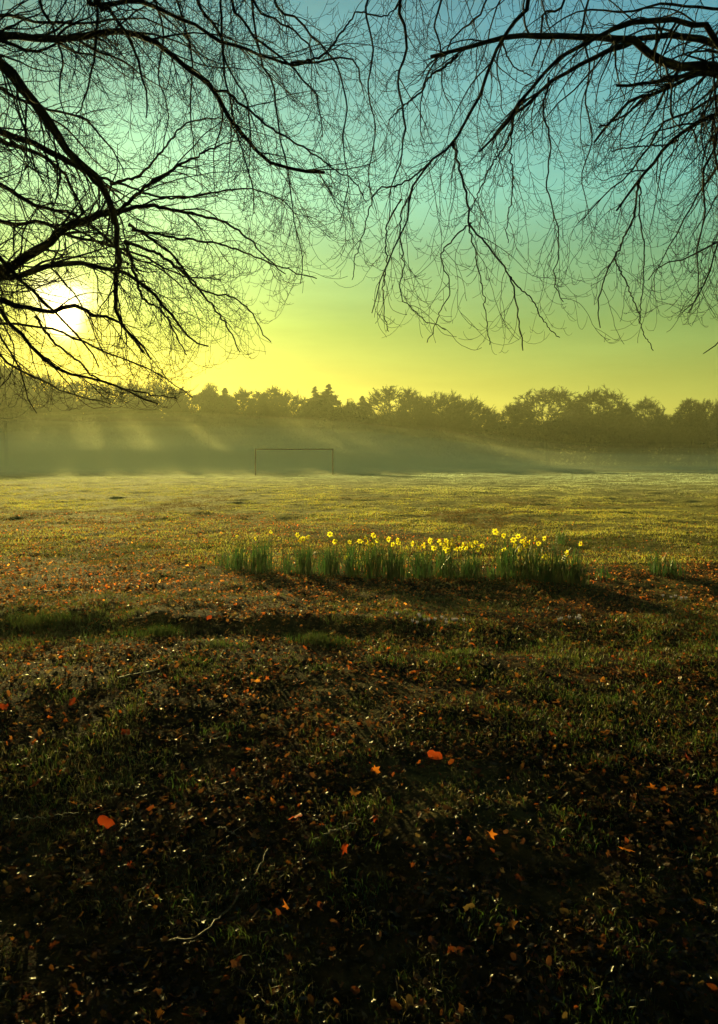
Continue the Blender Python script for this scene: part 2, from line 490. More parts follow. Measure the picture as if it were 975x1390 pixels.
def scatter_grass():
    mb = MB()
    # near tufts
    n = 420000
    y = 1.5 + 13.5 * rng.random(n) ** 1.15; x = (rng.random(n) * 2 - 1) * (.60 * y + 1.2)
    g = green_mask(x, y) + .16 * sstep(-1, 2.0, x) * (1 - sstep(6.5, 8.5, y)) - .05 * sstep(0, 2, -x)
    keep = rng.random(n) < sstep(.38, .62, g) * .95 * (1 - .35 * sstep(7, 8, y) * (1 - sstep(11, 14, y))) + .06 + .12 * sstep(10, 14, y)
    x, y = x[keep], y[keep]; n = len(x)
    gg = green_mask(x, y)
    hg = (.018 + .040 * rng.random(n) ** 1.8) * (.6 + 1.0 * gg)
    c = np.stack([.060 + .06 * rng.random(n), .080 + .065 * rng.random(n), .012 + .012 * rng.random(n)], 1) * ((.36 + .64 * sstep(2.8, 6, y)) * (1 - .25 * sstep(7, 8, y)))[:, None]  # blade colour darkened towards the viewer, foreground shade painted in
    dry = rng.random(n) < .22
    c[dry] = np.array([.17, .13, .05]) * (.5 + .6 * rng.random((dry.sum(), 1)))
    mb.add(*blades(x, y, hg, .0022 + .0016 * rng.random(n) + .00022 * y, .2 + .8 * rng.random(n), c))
    # tall tufts along the bank edge
    for (px, py, rad, cnt, hh) in ((60, 842, .28, 420, .15), (30, 838, .2, 200, .12), (215, 852, .18, 320, .13), (425, 862, .2, 330, .12),
                                   (455, 866, .15, 200, .10), (300, 868, .3, 160, .07), (140, 862, .3, 150, .07), (585, 880, .4, 200, .06)):
        p = at_ground(px, py + 12)
        n = cnt
        xx = p[0] + rad * rng.normal(size=n) * .6; yy = p[1] + .07 * rng.normal(size=n) + .05
        c = np.stack([.035 + .03 * rng.random(n), .055 + .04 * rng.random(n), .010 + .01 * rng.random(n)], 1) * .6
        mb.add(*blades(xx, yy, hh * (.5 + .6 * rng.random(n)), .004 + .002 * rng.random(n), .1 + .5 * rng.random(n), c))
    # clumps of greener grass in the foreground
    for k in range(60):
        yy0 = 2.2 + 4.6 * rng.random(); xx0 = (rng.random() * 2 - .75) * (.5 * yy0)
        if xx0 < 0 and rng.random() < .6: continue
        n = 110
        xx = xx0 + .09 * rng.normal(size=n); yy = yy0 + .06 * rng.normal(size=n)
        c = np.stack([.05 + .04 * rng.random(n), .085 + .05 * rng.random(n), .012 + .01 * rng.random(n)], 1) * (.35 + .1 * yy0)  # nearer clumps tinted darker as painted foreground shade
        mb.add(*blades(xx, yy, .025 + .05 * rng.random(n), .003 + .001 * rng.random(n), .2 + .6 * rng.random(n), c))
    # field turf
    n = 420000
    y = np.exp(math.log(11) + (math.log(100) - math.log(11)) * rng.random(n)); x = (rng.random(n) * 2 - 1) * (.55 * y + 2)
    lit = litter_amount(x, y)
    v = vnoise(x / 2.2, y / 2.2, 41) * .5 + vnoise(x / .5, y / .9, 42) * .5
    keep = rng.random(n) < (1 - .55 * lit) * sstep(.25, .6, v)
    x, y, v = x[keep], y[keep], v[keep]; n = len(x)
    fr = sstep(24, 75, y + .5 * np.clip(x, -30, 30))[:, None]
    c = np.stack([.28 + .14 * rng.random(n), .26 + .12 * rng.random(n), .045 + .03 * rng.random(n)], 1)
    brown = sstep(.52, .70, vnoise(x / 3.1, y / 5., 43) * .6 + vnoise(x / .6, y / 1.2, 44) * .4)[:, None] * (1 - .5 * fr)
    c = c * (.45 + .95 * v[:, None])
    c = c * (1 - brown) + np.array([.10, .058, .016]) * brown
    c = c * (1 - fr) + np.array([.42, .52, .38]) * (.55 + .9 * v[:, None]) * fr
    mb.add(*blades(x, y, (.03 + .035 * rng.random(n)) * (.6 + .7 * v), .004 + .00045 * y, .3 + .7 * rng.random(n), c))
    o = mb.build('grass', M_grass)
    tag(o, 'short rough grass in scattered tufts across the field, frosted further out', 'grass', kind='stuff')


def leaf_shape(lobed, n=12):
    a = np.arange(n) * 2 * np.pi / n
    if lobed:
        r = np.where(np.arange(n) % 2 == 0, 1.0, .52) * (.8 + .25 * np.cos(a))
    else:
        r = .85 + .15 * np.cos(2 * a)
    xy = np.stack([np.cos(a) * r, np.sin(a) * r * .72], 1)
    return xy


def leaf_mesh(X, Y, size, colr, lobed=True, tilt=.5, zoff=.012):
    n = len(X); m = 12
    xy = leaf_shape(lobed, m)
    L = np.zeros((n, m + 1, 3)); L[:, :m, :2] = xy[None] * (1 + .18 * rng.normal(size=(n, m, 1)))
    cu = (.15 + .5 * rng.random((n, 1))) * np.where(rng.random((n, 1)) < .6, 1, -1)
    L[:, :m, 2] = cu * (xy[None, :, 1] ** 2 * 1.3 + .35 * xy[None, :, 0] ** 2) + .10 * rng.normal(size=(n, m))
    L *= (size / 2)[:, None, None]
    h = rng.random(n) * 2 * np.pi
    p = tilt * rng.normal(size=n); q = tilt * rng.normal(size=n)
    def rot(L, a, i, j):
        c, s = np.cos(a)[:, None], np.sin(a)[:, None]
        A = L[..., i] * c - L[..., j] * s; B = L[..., i] * s + L[..., j] * c
        L[..., i], L[..., j] = A, B
    rot(L, h, 0, 1); rot(L, p, 1, 2); rot(L, q, 0, 2)
    zl = -L[..., 2].min(1)
    base = np.stack([X, Y, height(X, Y) - .004 + .55 * zl + zoff * rng.random(n)], 1)
    V = (L + base[:, None, :]).reshape(-1, 3)
    k = (np.arange(n) * (m + 1))[:, None, None]
    j = np.arange(m)
    T = (k + np.stack([np.full(m, m), j, (j + 1) % m], 1)[None]).reshape(-1, 3)
    return V, None, T, np.repeat(colr, m + 1, 0)


def leaf_cols(n):
    pal = np.array([[.030, .016, .008], [.06, .028, .010], [.11, .042, .012], [.17, .062, .014], [.14, .09, .03], [.26, .06, .010], [.34, .13, .02]])
    pr = np.array([.26, .24, .18, .12, .09, .08, .03]); pr /= pr.sum()
    return pal[rng.choice(len(pal), n, p=pr)] * (.6 + .7 * rng.random((n, 1)))


def scatter_litter():
    mb = MB()
    n = 230000
    y = 1.5 + 20 * rng.random(n) ** 1.15; x = (rng.random(n) * 2 - 1) * (.60 * y + 1.2)
    g = green_mask(x, y)
    keep = rng.random(n) < litter_amount(x, y) * (1 - .45 * sstep(.5, .7, g)) * (.35 + 1.0 * sstep(.35, .65, vnoise(x / .4, y / .4, 35))) + .05
    x, y = x[keep], y[keep]; n = len(x)
    sz = .018 + .034 * rng.random(n) ** 2
    lob = rng.random(n) < .55
    c = leaf_cols(n) * (.38 + .62 * sstep(2.5, 5.5, y) + .7 * sstep(3.8, 6, y) * sstep(-2, .5, -x) + 1.5 * sstep(6.8, 9, y))[:, None]  # leaf tint darkened near the viewer as painted shade, brightened on slope as sunlight
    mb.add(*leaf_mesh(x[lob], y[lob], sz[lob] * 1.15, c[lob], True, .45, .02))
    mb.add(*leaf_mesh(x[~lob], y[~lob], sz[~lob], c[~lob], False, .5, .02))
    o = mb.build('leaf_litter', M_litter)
    tag(o, 'carpet of fallen brown and russet leaves thinning out towards the field', 'leaf litter', kind='stuff')


scatter_grass()
scatter_litter()

# ------------------------------------------------------------------ conspicuous single leaves
LEAVES = [(33, 921, .085, 'y', 'bright yellow fallen leaf alone at the left edge, lowest of the yellow ones'),
          (81, 937, .07, 'o', 'small orange fallen leaf just right of the bright yellow leaf at left'),
          (52, 1069, .085, 'r', 'flat red orange leaf lying on dark ground near the left edge'),
          (259, 1062, .075, 'o', 'bright orange lobed leaf with a duller one touching its right side'),
          (275, 1064, .07, 'b', 'dull orange leaf touching the right side of a brighter lobed leaf'),
          (316, 1053, .075, 'r', 'red leaf half hidden in grass up and right of the bright lobed leaf'),
          (346, 1089, .055, 'r', 'small deep red leaf above the long curved stick'),
          (371, 1094, .055, 'o', 'tiny orange leaf right of the small deep red leaf'),
          (441, 1081, .07, 'o', 'orange leaf lying between two others near the middle foreground'),
          (480, 1082, .08, 'b', 'wide flat tan orange leaf right of the middle foreground leaf'),
          (401, 1118, .085, 'r', 'upright red orange leaf standing near the tip of the curved stick'),
          (143, 1127, .08, 'r', 'dark red leaf right of the pale thin twig in the lower left'),
          (468, 1165, .085, 'r', 'large deep red leaf low in the middle of the dark foreground'),
          (347, 1142, .075, 'b', 'brown orange leaf beside the upper end of the curved stick'),
          (200, 1210, .07, 'r', 'crimson leaf low in the dark foreground left of the curved stick'),
          (390, 1240, .05, 'o', 'small orange leaf right of the middle of the curved stick'),
          (177, 1180, .06, 'r', 'small crimson leaf below a pale broken twig'),
          (848, 1162, .10, 'o', 'long orange oak leaf at lower right, largest on that side'),
          (694, 1265, .06, 'b', 'brown orange leaf at the bottom right of centre'),
          (666, 1142, .07, 'o', 'orange leaf standing on edge below the right hand grass tufts'),
          (887, 1074, .06, 'o', 'small orange leaf alone in green grass at the right'),
          (590, 1032, .08, 'r', 'red orange leaf in the grass right of centre'),
          (463, 1029, .08, 'o', 'crumpled orange leaf in a loose chain of three near the centre'),
          (455, 1000, .07, 'r', 'red leaf at the top of a loose chain of three near the centre'),
          (510, 1118, .07, 'r', 'red brown leaf just right of centre, below the chain of leaves'),
          (509, 1053, .07, 'o', 'orange leaf at the bottom of a loose chain near the centre'),
          (219, 966, .055, 'r', 'small red leaf in the upper left foreground'),
          (172, 999, .08, 'r', 'upright red leaf between two grass tufts at left'),
          (202, 1025, .08, 'r', 'vertical crimson leaf just below the upright red leaf at left'),
          (241, 1010, .07, 'o', 'orange leaf right of the vertical crimson leaf'),
          (98, 958, .07, 'r', 'reddish leaf above left of the upright red leaf'),
          (5, 965, .07, 'r', 'red leaf cut by the left edge of the view'),
          (718, 862, .07, 'r', 'small red leaf on the dark strip below the daffodil bed'),
          (284, 843, .06, 'r', 'bright red leaf on the lit slope left below the daffodil bed'),
          (715, 855, .06, 'o', 'orange leaf beside the small red leaf on the dark strip'),
          (563, 925, .07, 'o', 'orange leaf in the short grass right of centre'),
          (702, 921, .07, 'b', 'brown orange leaf in the short grass at right'),
          (778, 930, .06, 'r', 'red brown leaf half sunk in grass at right'),
          (820, 1000, .06, 'o', 'small tawny leaf among green tufts at the far right'),
          (935, 1035, .07, 'r', 'dark red leaf near the right edge among grass')]
LC = {'y': (.85, .55, .03), 'o': (.75, .22, .02), 'r': (.50, .07, .012), 'b': (.42, .16, .03)}
for px, py, sz, k, lab in LEAVES:
    p = at_ground(px, py)
    V, _, T, C = leaf_mesh(np.array([p[0]]), np.array([p[1]]), np.array([sz * 1.05]), np.array([LC[k]]) * (.45 + .30 * rng.random()), rng.random() < .6, .35, .0)
    # stand it a little towards the light
    V = V - p; V[:, 2] += rng.uniform(.1, .45) * V[:, 1]; V[:, 0] *= rng.uniform(.7, 1.2); V[:, 2] -= V[:, 2].min() - .012; V = V + p
    o = mesh_np('fallen_leaf', V, [T], M_litter, None, C, origin=p)
    o.location = tuple(p)
    tag(o, lab, 'leaf', 'single bright leaves on the ground')

# sticks
STICKS = [([(218, 1284), (258, 1286), (285, 1268), (305, 1245), (330, 1215), (350, 1190), (364, 1160)], .006, 'long thin curved stick arcing through the bottom of the dark foreground', (.14, .10, .06)),
          ([(12, 1122), (50, 1116), (78, 1112), (108, 1111)], .004, 'pale thin twig lying level near the lower left', (.3, .25, .17)),
          ([(163, 1135), (180, 1118), (181, 1100)], .005, 'bent pale broken twig standing above the crimson leaf', (.3, .24, .15)),
          ([(160, 925), (205, 915), (245, 900)], .006, 'straight pale twig on the dark ground left of centre', (.3, .25, .16)),
          ([(312, 884), (303, 888), (301, 896), (312, 900)], .004, 'small hooked pale stem curling up below the bank', (.5, .46, .25)),
          ([(50, 806), (85, 805), (120, 808)], .007, 'thin dark stick lying on the lit leafy slope at left', (.2, .16, .12)),
          ([(296, 1130), (318, 1138), (330, 1150)], .004, 'short pale twig left of the upper end of the curved stick', (.3, .26, .2)),
          ([(440, 1140), (470, 1128), (485, 1125)], .005, 'short grey twig above the deep red leaf in the middle', (.25, .22, .18)),
          ([(300, 1000), (285, 1008), (308, 1005)], .005, 'forked bit of twig on the ground at left of centre', (.3, .26, .2))]
for pts, r, lab, c in STICKS:
    P = np.array([at_ground(*q) for q in pts]); P[:, 2] += .024
    P, L = resample(P, 24)
    P[:, 2] += .006 * np.sin(np.linspace(0, 9, 24)) 
    P[1:-1] += rng.normal(size=(22, 3)) * .0035
    R = np.linspace(r * .85, r * .4, 24) * (1 + .15 * rng.normal(size=24))
    V, Q = tubes(P[None], R[None], 5)
    m = bpy.data.materials.get('stick_%d' % int(c[0] * 100)) or mat_bark('stick_%d' % int(c[0] * 100), tuple(v * .2 for v in c), tuple(v * .95 for v in c), 60, .6)
    m.name = 'stick_%d' % int(c[0] * 100)
    if len(pts) > 2:
        k = 9 + rng.integers(0, 8); d = P[k + 1] - P[k]; d = d / np.linalg.norm(d) + np.array([.5 * rng.normal(), .5 * rng.normal(), .35])
        B = np.stack([P[k] + d * q for q in (0, .02, .05, .075)]); B[2:, 2] -= .006
        v2, q2 = tubes(B[None], np.array([[R[k] * .7, R[k] * .55, R[k] * .45, R[k] * .3]]), 5)
        Q = np.concatenate([Q, q2 + len(V)]); V = np.concatenate([V, v2])
    o = mesh_np('fallen_twig', V, [Q], m, None, None, True, origin=P[0]); o.location = tuple(P[0])
    tag(o, lab, 'twig', 'fallen twigs on the ground')

# ------------------------------------------------------------------ daffodils
def strap_leaves(cx, cy, rx, ry, n, h, mb, dark=1.):
    x = cx + rx * 1.15 * np.clip(.5 * rng.normal(size=n), -1.15, 1.15); y = cy + ry * rng.normal(size=n) * .6
    z = height(x, y) - .01
    hh = h * (.42 + .60 * rng.random(n) ** .7) * (1 - .45 * np.abs((x - cx) / rx) ** 3) * (.8 + .4 * vnoise(x / .12, y * 0, 77))
    az = rng.random(n) * 2 * np.pi; lean = .05 + .5 * rng.random(n) ** 2.2
    wa = rng.random(n) * np.pi; wd = .007 + .005 * rng.random(n)
    K = 5; t = np.linspace(0, 1, K)
    P = np.empty((n, K, 3))
    for i, tt in enumerate(t):
        P[:, i, 0] = x + np.cos(az) * lean * hh * tt ** 1.8
        P[:, i, 1] = y + np.sin(az) * lean * hh * tt ** 1.8
        P[:, i, 2] = z + hh * (tt - .12 * lean * tt ** 3)
    wv = np.stack([np.cos(wa), np.sin(wa), 0 * wa], 1)
    ww = wd[:, None] / 2 * np.array([.8, 1, 1, .85, .15])[None]
    A = P - wv[:, None] * ww[..., None]; B = P + wv[:, None] * ww[..., None]
    V = np.stack([A, B], 2).reshape(-1, 3)
    k = (np.arange(n) * K * 2)[:, None, None] + (np.arange(K - 1) * 2)[None, :, None]
    Q = (k + np.array([0, 1, 3, 2])).reshape(-1, 4)
    c = np.stack([.030 + .035 * rng.random(n), .075 + .06 * rng.random(n), .018 + .016 * rng.random(n)], 1) * dark
    mb.add(V, Q, None, np.repeat(c, K * 2, 0))


def daffodil_flower(parent, c, base, s):
    """six petals, trumpet, stem"""
    face = np.array([.9 * rng.normal(), -1, -.05 + .38 * rng.normal()])
    if rng.random() < .35: face[1] *= -.5
    s *= .8 + .4 * rng.random()
    face /= np.linalg.norm(face)
    up = np.array([0, 0, 1.]); a = np.cross(up, face); a /= np.linalg.norm(a); b = np.cross(face, a)
    e = parent
    V = []; T = []
    a0 = rng.random() * 1
    for k in range(6):
        an = a0 + k * np.pi / 3; off = .004 * (k % 2)
        d = np.cos(an) * a + np.sin(an) * b; n = -np.sin(an) * a + np.cos(an) * b
        sz = s * (.9 + .2 * rng.random()); rec = -.15 * rng.random()
        i0 = len(V)
        V += [c + d * .010, c + d * sz * .45 + n * sz * .36 + face * (off + .006), c + d * sz * .45 - n * sz * .36 + face * (off + .006),
              c + d * sz * .45 + face * (off - .004), c + d * sz * 1.0 + face * (rec * sz + off), c + d * sz * .8 + n * sz * .25 + face * off, c + d * sz * .8 - n * sz * .25 + face * off]
        T += [(i0, i0 + 3, i0 + 1), (i0, i0 + 2, i0 + 3), (i0 + 1, i0 + 3, i0 + 5), (i0 + 3, i0 + 4, i0 + 5), (i0 + 3, i0 + 2, i0 + 6), (i0 + 3, i0 + 6, i0 + 4)]
    fl = mesh_np('flower', np.array(V), [np.array(T)], M_petal, parent)
    # trumpet: flared tube with frilled lip
    K = 12; rings = [(0, .17), (.35, .19), (.6, .22), (.75, .31)]
    V = []; Q = []
    for i, (dd, rr) in enumerate(rings):
        for j in range(K):
            an = j * 2 * np.pi / K
            fr = 1 + (.10 * (-1) ** j if i == 3 else 0)
            V.append(c + face * (.004 + dd * s * .8) + (np.cos(an) * a + np.sin(an) * b) * s * rr * fr)
            if i: Q.append(((i - 1) * K + j, (i - 1) * K + (j + 1) % K, i * K + (j + 1) % K, i * K + j))
    mesh_np('trumpet', np.array(V), [np.array(Q)], M_trumpet, fl, None, True)
    P, _ = resample(np.array([base, base * .35 + c * .65 - face * .02 + [0, 0, -.03], c - face * .035 + [0, 0, .008], c - face * .002]), 14)
    V, Q = tubes(P[None], np.full((1, 14), .0036), 5)
    mesh_np('stem', V, [Q], M_stem, fl, None, True)


FLOWERS = [(404, 726), (408, 734), (418.5, 729), (448, 725), (475, 736), (470, 757), (497, 730), (507, 727), (505, 740), (528, 732),
           (540, 733), (553, 743), (368, 722), (379, 731), (541, 737), (568, 744), (584, 734), (589, 744), (602, 740),
           (610, 739), (613, 733), (623, 731), (625, 745), (633, 744), (642, 741), (655, 741), (672, 722), (684, 727), (703, 728), (714, 731),
           (714, 741), (706, 746), (726, 731), (739, 731), (684, 746), (740, 756), (769, 751), (788, 738), (604, 745), (646, 736), (711, 737), (322, 728), (347, 731), (500, 737),
           (597, 736), (606, 734), (616, 741), (628, 740), (637, 739), (649, 746), (620, 746), (608, 747), (697, 733), (709, 735), (719, 736), (699, 741), (512, 734), (489, 735), (560, 738), (412, 731), (455, 735), (533, 739), (576, 740), (731, 738)]
# px centre, half width px, leaf top, base, leaf count, label
CLUMPS = [(303, 10, 744, 772, 45, 'sparse little daffodil clump without flowers at the left end of the bed'),
          (323, 15, 737, 778, 150, 'dense leafy daffodil clump, second from the left end of the bed, one faded bloom'),
          (355, 20, 736, 781, 190, 'wide daffodil clump left of the first bright flowers, with faded small blooms'),
          (388, 10, 742, 783, 60, 'thin daffodil clump in the gap between the two left leafy blocks'),
          (413, 17, 738, 784, 190, 'daffodil clump carrying a tight trio of bright flowers near the left'),
          (446, 16, 737, 785, 180, 'daffodil clump with a single high flower left of the low nodding one'),
          (476, 14, 744, 786, 130, 'daffodil clump with one low nodding flower halfway down its leaves'),
          (505, 18, 738, 788, 210, 'daffodil clump with four flowers bunched together left of the bed middle'),
          (536, 16, 741, 790, 200, 'daffodil clump with a pair of round flowers at the middle of the bed'),
          (572, 18, 748, 790, 180, 'daffodil clump just right of the middle gap with low pale flowers'),
          (606, 19, 746, 790, 210, 'daffodil clump with the thickest overlapping bunch of flowers'),
          (638, 17, 750, 791, 190, 'daffodil clump under a level row of bright flowers, right of the thickest bunch'),
          (664, 9, 768, 790, 50, 'short bare daffodil clump where leaf litter shows in the right hand gap'),
          (688, 20, 738, 788, 190, 'daffodil clump with a flower standing highest of all at its left side'),
          (722, 20, 738, 790, 210, 'daffodil clump topped by a cluster of flowers toward the right end'),
          (753, 19, 745, 795, 200, 'shaded daffodil clump with one pale low flower near the right end'),
          (782, 14, 748, 797, 120, 'daffodil clump with orange yellow flowers, last at the right end of the bed'),
          (818, 15, 765, 790, 45, 'low scattered daffodil leaves beyond the right end of the bed'),
          (893, 9, 746, 783, 90, 'separate dark daffodil clump without flowers near the right edge'),
          (915, 13, 757, 786, 90, 'shorter daffodil clump without flowers beside the right edge clump'),
          (762, 7, 716, 744, 90, 'small upright daffodil tuft standing alone behind the bed')]
roots = []
for px, hw, top, base, n, lab in CLUMPS:
    g = at_ground(px, base - 5); D = g[1]
    hh = (base - 5 - top) * D / FPX * 1.0
    r = empty('daffodil_clump', g)
    tag(r, lab, 'daffodils', 'daffodil clumps in a line across the grass')
    mb = MB(); strap_leaves(g[0], g[1], hw * .92 * D / FPX, .22, int(n * .75), hh * 1.16, mb, .85)
    mb.build('leaves', M_daffleaf, r)
    roots.append((px, hw, g, r))
for fx, fy in FLOWERS:
    best = min([q for q in roots[:18]], key=lambda q: abs(q[0] - fx) / 1.0)
    D = best[2][1] + (.25 if fy < 730 else rng.random() * .25 - .15)
    c = at(fx, fy, D)
    bx, by = c[0] + .05 * rng.normal(), c[1] + .04 * rng.normal()
    faded = (fx, fy) in ((322, 728), (347, 731), (368, 722), (379, 731))
    daffodil_flower(best[3], c, np.array([bx, by, float(height(bx, by))]), .028 if faded else .041)

# crocuses
def crocus(px, py, lab, n):
    g = at_ground(px, py); r = empty('crocus_clump', g); tag(r, lab, 'crocuses', 'pale crocus clumps')
    for k in range(n):
        x = g[0] + .10 * rng.normal(); y = g[1] + .05 * rng.normal(); z = float(height(x, y)); h = .045 + .02 * rng.random()
        V = []; T = []
        for j in range(6):
            an = j * np.pi / 3 + k; d = np.array([math.cos(an), math.sin(an), 0]); nn = np.array([-d[1], d[0], 0]); i0 = len(V)
            c = np.array([x, y, z + h])
            V += [c, c + d * .012 + nn * .008 + [0, 0, .015], c + d * .012 - nn * .008 + [0, 0, .015], c + d * .014 + [0, 0, .036]]
            T += [(i0, i0 + 1, i0 + 3), (i0, i0 + 3, i0 + 2)]
        f = mesh_np('flower', np.array(V), [np.array(T)], M_crocus, r)
        P = np.array([[x, y, z], [x, y, z + h * .5], [x, y, z + h]])
        V, Q = tubes(P[None], np.full((1, 3), .002), 4); mesh_np('stem', V, [Q], M_stem, f)
crocus(578, 853, 'pale lilac crocuses on the slope below the middle of the daffodil bed, left group', 9)
crocus(607, 850, 'pale lilac crocuses just right of the other group below the daffodil bed', 7)
crocus(768, 848, 'few pale crocuses below the right end of the daffodil bed', 6)
crocus(918, 818, 'few pale crocuses low at the right edge on shaded ground', 6)

# ------------------------------------------------------------------ goal frame
GD = 68.
gl = at(347, 642, GD); gr = at(452, 642, GD); ht = 2.36
g0 = empty('football_goal', ((gl[0] + gr[0]) / 2, GD, float(height(gl[0], GD))))
tag(g0, 'empty football goal frame without a net standing in the mist', 'goal')
for gx in (gl[0], gr[0]):
    P = np.array([[gx, GD, float(height(gx, GD)) - .1], [gx, GD, 1.], [gx, GD, ht + .06]])
    V, Q = tubes(P[None], np.full((1, 3), .06), 12); mesh_np('post', V, [Q], M_paint, g0, None, True)
P = np.array([[gl[0] + .05, GD, ht], [0.5 * (gl[0] + gr[0]), GD, ht - .01], [gr[0] - .05, GD, ht]])
V, Q = tubes(P[None], np.full((1, 3), .058), 12); mesh_np('crossbar', V, [Q], M_paint, g0, None, True)

# ------------------------------------------------------------------ overhanging trees
BX = np.array([-400, 0, 60, 250, 285, 330, 385, 410, 450, 478, 500, 600, 700, 770, 800, 890, 920, 975, 1400])
BY = np.array([560, 572, 562, 556, 500, 505, 475, 400, 385, 395, 468, 468, 486, 455, 462, 476, 440, 450, 450])


def prune(P):
    px, py = proj(P)
    lim = np.interp(px, BX, BY)
    nearsun = (np.hypot(px - 88, py - 432) < 25).any(1) & (rng.random(len(P)) < .7)
    return ((py < lim) | (P[..., 1] < .6)).all(1) & (P[..., 1].min(1) > 2.2) & ~nearsun


LT = np.array([-5.4, 6.8]); RT = np.array([6.4, 7.6])


def trunk_mesh(parent, xy, hgt, r0, seed):
    K = 26; t = np.linspace(0, 1, K); S_ = 18
    z = -.3 + t * (hgt + .3)
    cx = xy[0] + .18 * np.sin(t * 3 + seed); cy = xy[1] + .15 * np.sin(t * 4 + seed * 2)
    V = []
    for i in range(K):
        an = np.arange(S_) * 2 * np.pi / S_
        r = r0 * (1 - .72 * t[i]) * (1 + .55 * math.exp(-max(z[i], 0) / .35)) * (1 + .06 * np.sin(3 * an + seed) + .05 * np.sin(5 * an + seed + t[i] * 3))
        V.append(np.stack([cx[i] + r * np.cos(an), cy[i] + r * np.sin(an), np.full(S_, z[i])], 1))
    V = np.concatenate(V); i = np.arange(K - 1)[:, None] * S_; j = np.arange(S_)[None]
    Q = np.stack([i + j, i + (j + 1) % S_, i + S_ + (j + 1) % S_, i + S_ + j], -1).reshape(-1, 4)
    return mesh_np('trunk', V, [Q], M_bark, parent, None, True), (cx, cy, z)


def bough(tree, P3, r0, r1, dens=1., l2=(.45, 1.5), droop=.10, l3=1., straight=.6, tmin=.12, down=.3, off=0., spread=.75):
    """one limb mesh with side branches, twig mesh beneath it"""
    P, L = resample(P3, 40)
    P[1:-1] += .006 * rng.normal(size=(38, 3)) * min(1, L)
    R = np.linspace(0, 1, 40); tt = np.clip((R - off) / (1 - off), 0, 1)
    R = r0 + (r1 - r0) * tt ** .95 + .35 * r0 * np.clip(1 - R / max(off, .01), 0, 1)
    R *= 1 + .05 * rng.normal(size=40)
    mb = MB(); mb.tube(P[None], R[None], 8)
    n2 = max(3, int(L * 7.5 * dens))
    pos, tan, r, _, t = sample_on(P[None], R[None], n2, tmin, 1.)
    D = side_dirs(tan, spread, straight, down)
    LL = (l2[0] + (l2[1] - l2[0]) * rng.random(n2) ** 1.3) * (1.1 - .5 * t)
    P2 = grow(pos, D, LL, 14, droop, .15, .12, .62)
    k = prune(P2); P2 = P2[k]; r = r[k]; LL = LL[k]
    if len(P2) == 0: 
        return mb.build('branch', M_bark, tree, True)
    r2 = np.clip(.46 * r * (.5 + .6 * rng.random(len(r))), .0026, .011)
    R2 = r2[:, None] * np.linspace(1, .28, 15)[None]
    mb.tube(P2, np.maximum(R2, .0018), 4)
    br = mb.build('branch', M_bark, tree, True)
    tw = MB()
    n3 = int(LL.sum() * 5.2 * dens ** .4 * l3) + 2
    pos, tan, r, _, t = sample_on(P2, R2, n3, .08, 1.)
    D = side_dirs(tan, .8, .65, .22)
    L3 = (.14 + .50 * rng.random(n3) ** 1.3)
    P3_ = grow(pos, D, L3, 9, .11, .32, .065, .5)
    k = prune(P3_); P3_ = P3_[k]; r = r[k]; L3 = L3[k]
    if len(P3_):
        R3 = np.clip(.6 * r, .0018, .0036)[:, None] * np.linspace(1, .5, 10)[None]
        tw.tube(P3_, np.maximum(R3, .0014), 3)
        n4 = int(L3.sum() * 5.0 * l3) + 2
        pos, tan, r, _, t = sample_on(P3_, R3, n4, .15, 1.)
        D = side_dirs(tan, .9, .55, .05)
        L4 = .03 + .14 * rng.random(n4) ** 1.4
        P4 = grow(pos, D, L4, 6, .05, .45, .06, .3)
        P4 = P4[prune(P4)]
        if len(P4):
            R4 = np.full(len(P4), .0016)[:, None] * np.linspace(1, .7, 7)[None]
            tw.tube(P4, R4, 3)
        tw.build('twigs', M_twig, br)
    return br


def px_line(pts, d0, d1):
    n = len(pts)
    return np.array([at(p[0], p[1], d0 + (d1 - d0) * (i / (n - 1)) ** 1.0) for i, p in enumerate(pts)])


left = empty('overhanging_tree', (LT[0], LT[1], 0))
tag(left, 'leafless tree whose dark boughs reach in from the left across the low sun', 'tree')
trunk_mesh(left, LT, 10.5, .36, 1.)
right = empty('overhanging_tree', (RT[0], RT[1], 0))
tag(right, 'leafless tree whose dark boughs reach in from the right under blue green sky', 'tree')
trunk_mesh(right, RT, 10.5, .34, 2.3)

# high scaffold limbs above the frame which carry the hanging branches
SCL = np.array([[-5.35, 6.8, 5.6], [-3.6, 6.7, 6.7], [-2.2, 6.6, 7.2], [-.9, 6.6, 7.4], [.3, 6.5, 7.2]])
SCL2 = np.array([[-5.4, 6.8, 5.2], [-4.2, 6.2, 6.1], [-2.8, 5.6, 6.5], [-1.5, 5.1, 6.2], [-.4, 4.8, 5.7]])
SCR = np.array([[6.3, 7.6, 5.4], [4.8, 7.2, 6.7], [3.0, 6.9, 7.2], [1.6, 6.7, 7.4], [.6, 6.6, 7.2]])
for tr, sc in ((left, SCL), (left, SCL2), (right, SCR)):
    bough(tr, sc, .085, .03, .35, l3=.35)


def scaffold_join(p, sc):
    Q, _ = resample(sc, 30)
    i = np.argmin(np.linalg.norm(Q - (p + [0, 0, 1.2]), axis=1))
    return Q[max(0, i - 2)]


